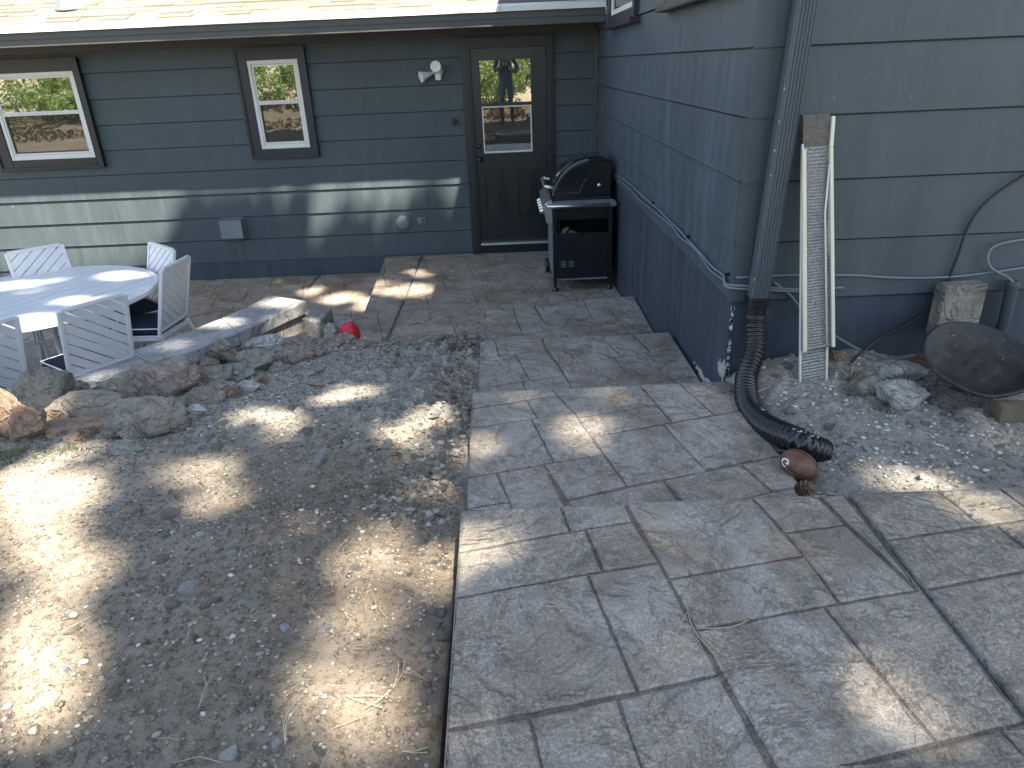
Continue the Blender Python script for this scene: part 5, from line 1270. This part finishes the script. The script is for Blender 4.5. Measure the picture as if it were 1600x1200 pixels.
scatter(3200, (-.62, -.225), (1.9, 4.6), .006, .026, lambda X, Y: np.exp(-((X + .30) / .16) ** 2), 9, 'gravel', 2.2, (.05, .75))
scatter(9000, (1.03, 3.3), (1.87, 3.12), .003, .013, lambda X, Y: .8 * np.ones_like(X), 7, 'gravel', 2.2, (.2, 1))
# dry needles
def needles(n, xr, yr, seed, dens, name, on=None, lab='dry pine needles scattered on the dirt', r0=.0009):
    r = random.Random(seed); bm = bmesh.new()
    for _ in range(n):
        x, y = r.uniform(*xr), r.uniform(*yr)
        if r.random() > dens(x, y): continue
        a = r.uniform(0, 6.28); L_ = r.uniform(.05, .11); z = gz(x, y) if on is None else on
        for k in range(r.choice([1, 2])):
            aa = a + k * r.uniform(.08, .3); d = Vector((math.cos(aa), math.sin(aa), 0)); s_ = Vector((-d.y, d.x, 0)); bend = r.uniform(-.15, .15) * L_
            tube(bm, [Vector((x, y, z + .006)), Vector((x, y, z + .011)) + d * L_ * .5 + s_ * bend, Vector((x, y, z + .006)) + d * L_], r0, 3, cap=False)
    return tag(bmobj(name, bm, M_NEEDLE), lab, 'needles', kind='stuff')
needles(420, (-2.6, -.22), (.9, 4.6), 3, lambda x, y: .35 + .65 * (x > -.6), 'pine_needles')
needles(220, (1.05, 2.4), (2.2, 3.1), 4, lambda x, y: math.exp(-((x - 1.4) / .4) ** 2 - ((y - 3.05) / .35) ** 2), 'pine_needles', lab='dry pine needles heaped at the foot of the front wall')
def needle_pair(pts, z, label):
    o_ = G(*pts[0][0], z); bm = bmesh.new()
    for pl in pts: tube(bm, catmull([G(x, y, z + .004 + .004 * (i % 2)) - o_ for i, (x, y) in enumerate(pl)], 4), .0013, 5)
    o = bmobj('pine_needle', bm, M_NEEDLE, None, True); o.location = o_; tag(o, label, 'pine needle', 'pine needles on the path')
needle_pair([[(1074, 955), (1060, 985), (1048, 1026)], [(1074, 955), (1085, 985), (1118, 1025)]], Z4, 'forked pair of needles on the landing joint, nearest the camera')
needle_pair([[(1094, 982), (1140, 980), (1170, 969)]], Z4, 'single curved needle lying along the landing cross joint')
needle_pair([[(845, 947), (870, 948), (898, 951)], [(850, 938), (898, 951)]], Z4, 'small pale needle pair on the left landing stone')
needle_pair([[(818, 719), (840, 730), (866, 742)], [(822, 724), (845, 735), (864, 742)]], Z3, 'pair of needles on the left side of the middle path')
needle_pair([[(1000, 598), (1012, 588), (1006, 601), (1016, 603)]], Z2, 'small twisted needle knot near the wall corner')
tag(otube('twig', [G(640, 500 + 8, ZP), G(655, 504, ZP + .01)], .004, M_STICK), 'tiny twig on the upper patio', 'twig')
# fresh grass tufts and weeds
def tuft(px, py, n, h, label, spread=.05, mat=M_GRASS, z=None):
    p = px_ground(px, py) if z is None else G(px, py, z); t = empty('grass_tuft', p, 0, label, 'grass'); bm = bmesh.new()
    for k in range(n):
        a = random.uniform(0, 6.28); r = random.random() ** .6 * spread; b_ = Vector((math.cos(a) * r, math.sin(a) * r, -.01)); lean = Vector((math.cos(a), math.sin(a), 0)) * random.uniform(.2, .9) * h; hh = h * random.uniform(.5, 1)
        s_ = Vector((-math.sin(a), math.cos(a), 0)) * .0022
        v = [bm.verts.new(x) for x in (b_ - s_, b_ + s_, b_ + lean * .4 + Vector((0, 0, hh * .6)) + s_ * .8, b_ + lean * .4 + Vector((0, 0, hh * .6)) - s_ * .8, b_ + lean + Vector((0, 0, hh * .85)))]
        bm.faces.new((v[0], v[1], v[2], v[3])); bm.faces.new((v[3], v[2], v[4]))
    tag(bmobj('blades', bm, mat, t), kind='stuff')
tuft(20, 720, 240, .05, 'patch of thin green grass at the left edge below the orange rocks', .13)
tuft(85, 715, 80, .04, 'sparse pale grass patch right of the greener one', .11)
tuft(1328, 592, 110, .055, 'grass tuft between the mesh strips and the dark grey rock', .05)
tuft(1392, 640, 70, .05, 'small grass tuft in front of the blocky pale rock', .05)
tuft(690, 660, 160, .04, 'dull dry moss clump beside the path edge', .09)
tuft(393, 588, 26, .03, 'tiny green sprout beside the bluish rock', .02)
tuft(1592, 515, 50, .07, 'dark weed behind the black pan', .04)

# ================================================================ TREES, SLOPE PLANTS (unseen behind the camera; crowns shaped to throw the dappled shade)
blobs = []  # wanted sun patches, used to cut gaps in the foliage
def ab(p): return (p.x - .30 * p.z, p.y + .43 * p.z)
def blobg(cx, cy, rx, ry, z=-1.42):
    c = ab(G(cx, cy, z)); a = ab(G(cx + rx, cy, z)); b = ab(G(cx, cy + ry, z)); blobs.append((c[0], c[1], abs(a[0] - c[0]), abs(b[1] - c[1])))
def blobw(cx, cy, rx, ry):
    c = ab(W(cx, cy, YB)); a = ab(W(cx + rx, cy, YB)); b = ab(W(cx, cy + ry, YB)); blobs.append((c[0], c[1], abs(a[0] - c[0]), max(.06, abs(b[1] - c[1]))))
for q in [(60, 790, 95, 55), (85, 870, 66, 60), (90, 955, 72, 60), (20, 1010, 50, 40), (75, 1050, 95, 55), (60, 1150, 105, 60), (10, 770, 40, 25),
          (335, 785, 48, 26), (310, 728, 60, 20), (525, 775, 40, 12), (505, 828, 60, 20), (560, 900, 45, 40), (535, 985, 50, 30), (520, 1085, 50, 70), (600, 1060, 40, 40), (600, 850, 40, 22), (660, 900, 25, 40), (590, 1180, 55, 30),
          (395, 636, 60, 9), (560, 664, 70, 8), (655, 652, 42, 15), (545, 592, 42, 12), (470, 655, 40, 8), (20, 645, 45, 18), (60, 735, 60, 12), (110, 700, 45, 10), (60, 625, 30, 14), (680, 760, 18, 12), (640, 690, 25, 7), (430, 605, 25, 6)]:
    blobg(*q)
for q in [(330, 507, 38, 8), (150, 588, 28, 7), (440, 470, 30, 10), (455, 492, 22, 12), (270, 540, 20, 5)]: blobg(*q, z=-1.76)
for q in [(948, 621, 50, 8), (925, 660, 34, 9), (890, 694, 32, 11), (800, 624, 20, 4), (738, 700, 12, 20)]: blobg(*q, z=Z3)
for q in [(768, 842, 58, 34), (1052, 1020, 38, 22), (890, 1086, 55, 12), (1232, 838, 14, 14), (1300, 922, 26, 15), (1362, 1030, 42, 24), (1442, 1135, 30, 14), (1530, 788, 70, 18), (1490, 1075, 16, 14), (1200, 900, 20, 10), (705, 870, 12, 40), (705, 1050, 10, 40)]: blobg(*q, z=Z4)
for q in [(640, 455, 50, 10), (655, 427, 13, 4), (590, 446, 18, 5)]: blobg(*q, z=ZP)
for q in [(530, 466, 38, 9), (565, 480, 20, 8), (490, 455, 18, 7), (20, 432, 25, 5)]: blobg(*q, z=ZL)
for q in [(20, 448, 38, 5), (60, 503, 48, 9), (130, 470, 40, 5), (190, 430, 30, 4), (90, 440, 20, 3)]: blobg(*q, z=-1.49)
for q in [(1402, 742, 32, 10), (1590, 742, 16, 9), (1500, 752, 30, 6), (1595, 560, 14, 20)]: blobg(*q, z=-1.36)
for q in [(70, 350, 210, 110), (200, 330, 70, 70), (120, 400, 80, 40), (505, 305, 20, 60), (545, 290, 26, 26), (575, 300, 14, 34), (605, 305, 24, 60), (655, 285, 24, 22), (712, 297, 20, 60), (185, 410, 30, 30), (268, 290, 18, 12), (435, 290, 10, 30)]: blobw(*q)
for q in [(1420, 300, 14, 40), (1560, 200, 20, 60)]: pass
def inblob(a, b, m):
    for ca_, cb_, ra, rb in blobs:
        if ((a - ca_) / (ra + m)) ** 2 + ((b - cb_) / (rb + m)) ** 2 < 1: return True
    return False
TR_ = [dict(base=(1.3, -2.6), lab='tall pine tree standing just behind the viewer, throwing the dappled shade'), dict(base=(5.0, -1.5), lab='tall pine tree behind the viewer on the right'), dict(base=(-3.2, -5.4), lab='tall pine tree up the slope behind the viewer on the left')]
clumps = []; step = .115; q = rng
a_ = -7.5
while a_ < 4.6:
    b_ = -1.8
    while b_ < 7.75:
        for lay in range(4):
            a2 = a_ + q.uniform(-.07, .07); b2 = b_ + q.uniform(-.07, .07); s = q.uniform(.07, .13); z = 11.5 + lay * 1.5 + q.uniform(-.7, .7)
            if b2 > 7.72 - s * .2 and a2 < .45: continue
            if inblob(a2, b2, s * .28 + .10 * float(vnoise(np.array([a2 * 4.]), np.array([b2 * 4.]), 31)[0])) or q.random() < .05: continue  # foliage left out along sun rays, so the crowns shape the light patches
            clumps.append((a2 + .30 * z, b2 - .43 * z, z, s))
        b_ += step
    a_ += step
by = [[] for _ in TR_]
for c in clumps:
    k = min(range(3), key=lambda i: (c[0] - TR_[i]['base'][0]) ** 2 + (c[1] - TR_[i]['base'][1]) ** 2); by[k].append(c)
for k, t_ in enumerate(TR_):
    bx, by_ = t_['base']; gz0 = float(base_z(np.array([bx]), np.array([by_]))[0]); t = empty('pine_tree', (bx, by_, gz0), 0, t_['lab'], 'tree')
    bm = bmesh.new(); tube(bm, catmull([Vector((0, 0, -.2)), Vector((.05, .03, 3)), Vector((-.02, .08, 7)), Vector((.03, 0, 18.5))], 6), [.19 - .16 * i / 19 for i in range(19)], 12); bmobj('trunk', bm, M_BARK, t, True)
    n = len(by[k]); c = np.array(by[k]); V = []; Fc = []
    r = q
    m = 3; N_ = n * m
    cc = np.repeat(c, m, 0); u = r.normal(size=(N_, 3)); u[:, 2] *= .45; u /= np.linalg.norm(u, axis=1)[:, None]; v = r.normal(size=(N_, 3)); v[:, 2] *= .45; v -= (u * v).sum(1)[:, None] * u; v /= np.linalg.norm(v, axis=1)[:, None]
    sz = cc[:, 3:4] * r.uniform(.7, 1.15, (N_, 1)); ctr = cc[:, :3] + r.normal(size=(N_, 3)) * .03 - np.array([[bx, by_, gz0]])
    V = np.stack([ctr - u * sz, ctr - v * sz * .7, ctr + u * sz, ctr + v * sz * .7], 1).reshape(-1, 3); Ff = np.arange(N_ * 4)
    me = bpy.data.meshes.new('dapple_crown'); me.vertices.add(len(V)); me.vertices.foreach_set('co', V.ravel()); me.loops.add(len(Ff)); me.loops.foreach_set('vertex_index', Ff)
    me.polygons.add(N_); me.polygons.foreach_set('loop_start', np.arange(0, N_ * 4, 4)); me.polygons.foreach_set('loop_total', np.full(N_, 4)); me.update(calc_edges=True)
    tag(mesh_obj('dapple_crown', me, M_PINE, t), kind='stuff')
# bushes on the slope (seen mirrored in the panes)
def bush(x, y, r, h, label, mat=M_BUSH, n=1500):
    z0 = float(base_z(np.array([x]), np.array([y]))[0]); t = empty('bush', (x, y, z0), 0, label, 'bush', 'bushes on the slope behind the viewer')
    d = rng.normal(size=(n, 3)); d /= np.linalg.norm(d, axis=1)[:, None]; rad = rng.uniform(.5, 1.05, (n, 1)) ** .5
    lump = 1 + .25 * np.sin(d[:, 0:1] * 5 + x) * np.cos(d[:, 1:2] * 4 + y); ctr = d * rad * lump * np.array([[r, r * .8, h * .5]]) + np.array([[0, 0, h * .5]])
    u = rng.normal(size=(n, 3)); u /= np.linalg.norm(u, axis=1)[:, None]; v = np.cross(u, rng.normal(size=(n, 3))); v /= np.linalg.norm(v, axis=1)[:, None]; s = rng.uniform(.03, .07, (n, 1)) 
    V = np.stack([ctr - u * s, ctr - v * s * .5, ctr + u * s, ctr + v * s * .5], 1).reshape(-1, 3)
    me = bpy.data.meshes.new('foliage'); me.vertices.add(len(V)); me.vertices.foreach_set('co', V.ravel()); me.loops.add(n * 4); me.loops.foreach_set('vertex_index', np.arange(n * 4))
    me.polygons.add(n); me.polygons.foreach_set('loop_start', np.arange(0, n * 4, 4)); me.polygons.foreach_set('loop_total', np.full(n, 4)); me.update(calc_edges=True)
    tag(mesh_obj('foliage', me, mat, t), kind='stuff')
    bm = bmesh.new(); tube(bm, [(0, 0, -.1), (0, 0, h * .5)], .03, 6); bmobj('stem', bm, M_BARK, t)
ORD = ['first', 'second', 'third', 'fourth', 'fifth', 'sixth', 'seventh', 'eighth', 'ninth', 'tenth', 'eleventh', 'twelfth', 'thirteenth', 'fourteenth', 'fifteenth', 'sixteenth', 'seventeenth', 'eighteenth']
for i in range(48):
    x = -15 + (i % 16) * 1.35 + random.uniform(-.35, .35); y = -5.2 - (i // 16) * 2.3 + random.uniform(-.6, .6)
    bush(x, y, random.uniform(.55, 1.0), random.uniform(.5, 1.1), 'sunlit green slope bush behind the viewer, %s from left, %s row' % (ORD[i % 16], ['nearest', 'middle', 'farthest'][i // 16]))

r_ = np.random.default_rng(44); n = 26000
X = r_.uniform(-16, 6, n); Y = r_.uniform(-9.5, -1.3, n); keep = (vnoise(X * .9, Y * .9, 20) + .5 * vnoise(X * 2.7, Y * 2.7, 21)) > .04; X, Y = X[keep], Y[keep]; n = len(X)
Z = base_z(X, Y) + r_.uniform(.0, .16, n); u = r_.normal(size=(n, 3)); u /= np.linalg.norm(u, axis=1)[:, None]; v = np.cross(u, r_.normal(size=(n, 3))); v /= np.linalg.norm(v, axis=1)[:, None]; sz = r_.uniform(.03, .08, (n, 1)); ctr = np.stack([X, Y, Z], 1)
V = np.stack([ctr - u * sz, ctr - v * sz * .5, ctr + u * sz, ctr + v * sz * .5], 1).reshape(-1, 3)
me = bpy.data.meshes.new('undergrowth'); me.vertices.add(n * 4); me.vertices.foreach_set('co', V.ravel()); me.loops.add(n * 4); me.loops.foreach_set('vertex_index', np.arange(n * 4))
me.polygons.add(n); me.polygons.foreach_set('loop_start', np.arange(0, n * 4, 4)); me.polygons.foreach_set('loop_total', np.full(n, 4)); me.update(calc_edges=True)
M_UNDER = leaf_mat('dry_undergrowth', (.10, .085, .045), (.20, .18, .09))
tag(mesh_obj('undergrowth', me, M_UNDER), 'low dry undergrowth and leaf litter on the slope behind the viewer', 'undergrowth', kind='stuff')
# the photographer, mirrored in the door pane
M_CLOTH = paint_mat('dark_clothing', (.07, .085, .11), .8, .2); M_SKIN = paint_mat('skin', (.45, .28, .2), .5, .05); M_HAIR = paint_mat('hair', (.03, .02, .015), .6, .2)
zf = gz(.05, -.42); pr_ = empty('person', (.06, -.44, zf), 0, 'person in dark clothes holding a phone up, standing where the picture was taken', 'person')
def skinned(name, V, E, R, mat, root=0, sub=2):
    me = bpy.data.meshes.new(name); me.from_pydata([Vector(v) for v in V], E, []); o = mesh_obj(name, me, mat, pr_)
    o.modifiers.new('s', 'SKIN')
    for i, r in enumerate(R): me.skin_vertices[0].data[i].radius = (r, r) if not isinstance(r, tuple) else r
    me.skin_vertices[0].data[root].use_root = True
    m = o.modifiers.new('u', 'SUBSURF'); m.levels = sub; m.render_levels = sub; return o
V = [(0, 0, .95), (0, 0, 1.12), (0, 0, 1.30), (0, .0, 1.44), (0, .01, 1.52), (0, .02, 1.60), (0, .02, 1.70),
     (.09, 0, .90), (.11, .01, .50), (.12, -.01, .10), (.12, .12, .04), (-.09, 0, .90), (-.11, .01, .50), (-.12, -.01, .10), (-.13, .12, .04),
     (.18, 0, 1.40), (.24, .04, 1.16), (.10, .24, 1.20), (.05, .32, 1.235), (-.18, 0, 1.40), (-.24, .04, 1.16), (-.10, .24, 1.20), (-.05, .32, 1.235)]
Ed = [(0, 1), (1, 2), (2, 3), (3, 4), (4, 5), (5, 6), (0, 7), (7, 8), (8, 9), (9, 10), (0, 11), (11, 12), (12, 13), (13, 14), (3, 15), (15, 16), (16, 17), (17, 18), (3, 19), (19, 20), (20, 21), (21, 22)]
Rr = [(.15, .11), (.14, .10), (.16, .11), (.13, .09), .055, (.075, .09), (.07, .085), .09, .06, .045, .04, .09, .06, .045, .04, .055, .045, .035, .035, .055, .045, .035, .035]
skinned('body', V, Ed, Rr, M_CLOTH)
bm = bmesh.new(); bmesh.ops.create_uvsphere(bm, u_segments=20, v_segments=14, radius=1, matrix=Matrix.Translation((0, .03, 1.645)) @ Matrix.Diagonal((.078, .098, .115, 1)))
bmesh.ops.create_uvsphere(bm, u_segments=8, v_segments=6, radius=1, matrix=Matrix.Translation((0, .128, 1.635)) @ Matrix.Diagonal((.014, .02, .022, 1)))
for s in (-1, 1): bmesh.ops.create_uvsphere(bm, u_segments=8, v_segments=6, radius=1, matrix=Matrix.Translation((s * .08, .02, 1.64)) @ Matrix.Diagonal((.01, .02, .032, 1)))
bmobj('face', bm, M_SKIN, pr_, True)
bm = bmesh.new(); bmesh.ops.create_uvsphere(bm, u_segments=20, v_segments=14, radius=1, matrix=Matrix.Translation((0, .01, 1.675)) @ Matrix.Diagonal((.088, .10, .10, 1))); bmobj('hair', bm, M_HAIR, pr_, True)
for s in (-1, 1):
    bm = bmesh.new(); bmesh.ops.create_uvsphere(bm, u_segments=10, v_segments=8, radius=1, matrix=Matrix.Translation((s * .055, .335, 1.245)) @ Matrix.Diagonal((.03, .02, .04, 1)))
    for k in range(4): tube(bm, [Vector((s * .055, .345, 1.225 + k * .016)), Vector((s * .035, .368, 1.228 + k * .017)), Vector((s * .018, .366, 1.23 + k * .017))], .008, 6)
    tube(bm, [Vector((s * .06, .335, 1.27)), Vector((s * .04, .335, 1.30)), Vector((s * .028, .34, 1.315))], .009, 6)
    bmobj('hand', bm, M_SKIN, pr_, True)
ph = obox('phone', Vector((-.02, -.44 + .36, zf + 1.20)), Vector((.14, -.44 + .368, zf + 1.275)), M_BLACK, None, .003); tag(ph, 'black phone held out in both hands by the person', 'phone')
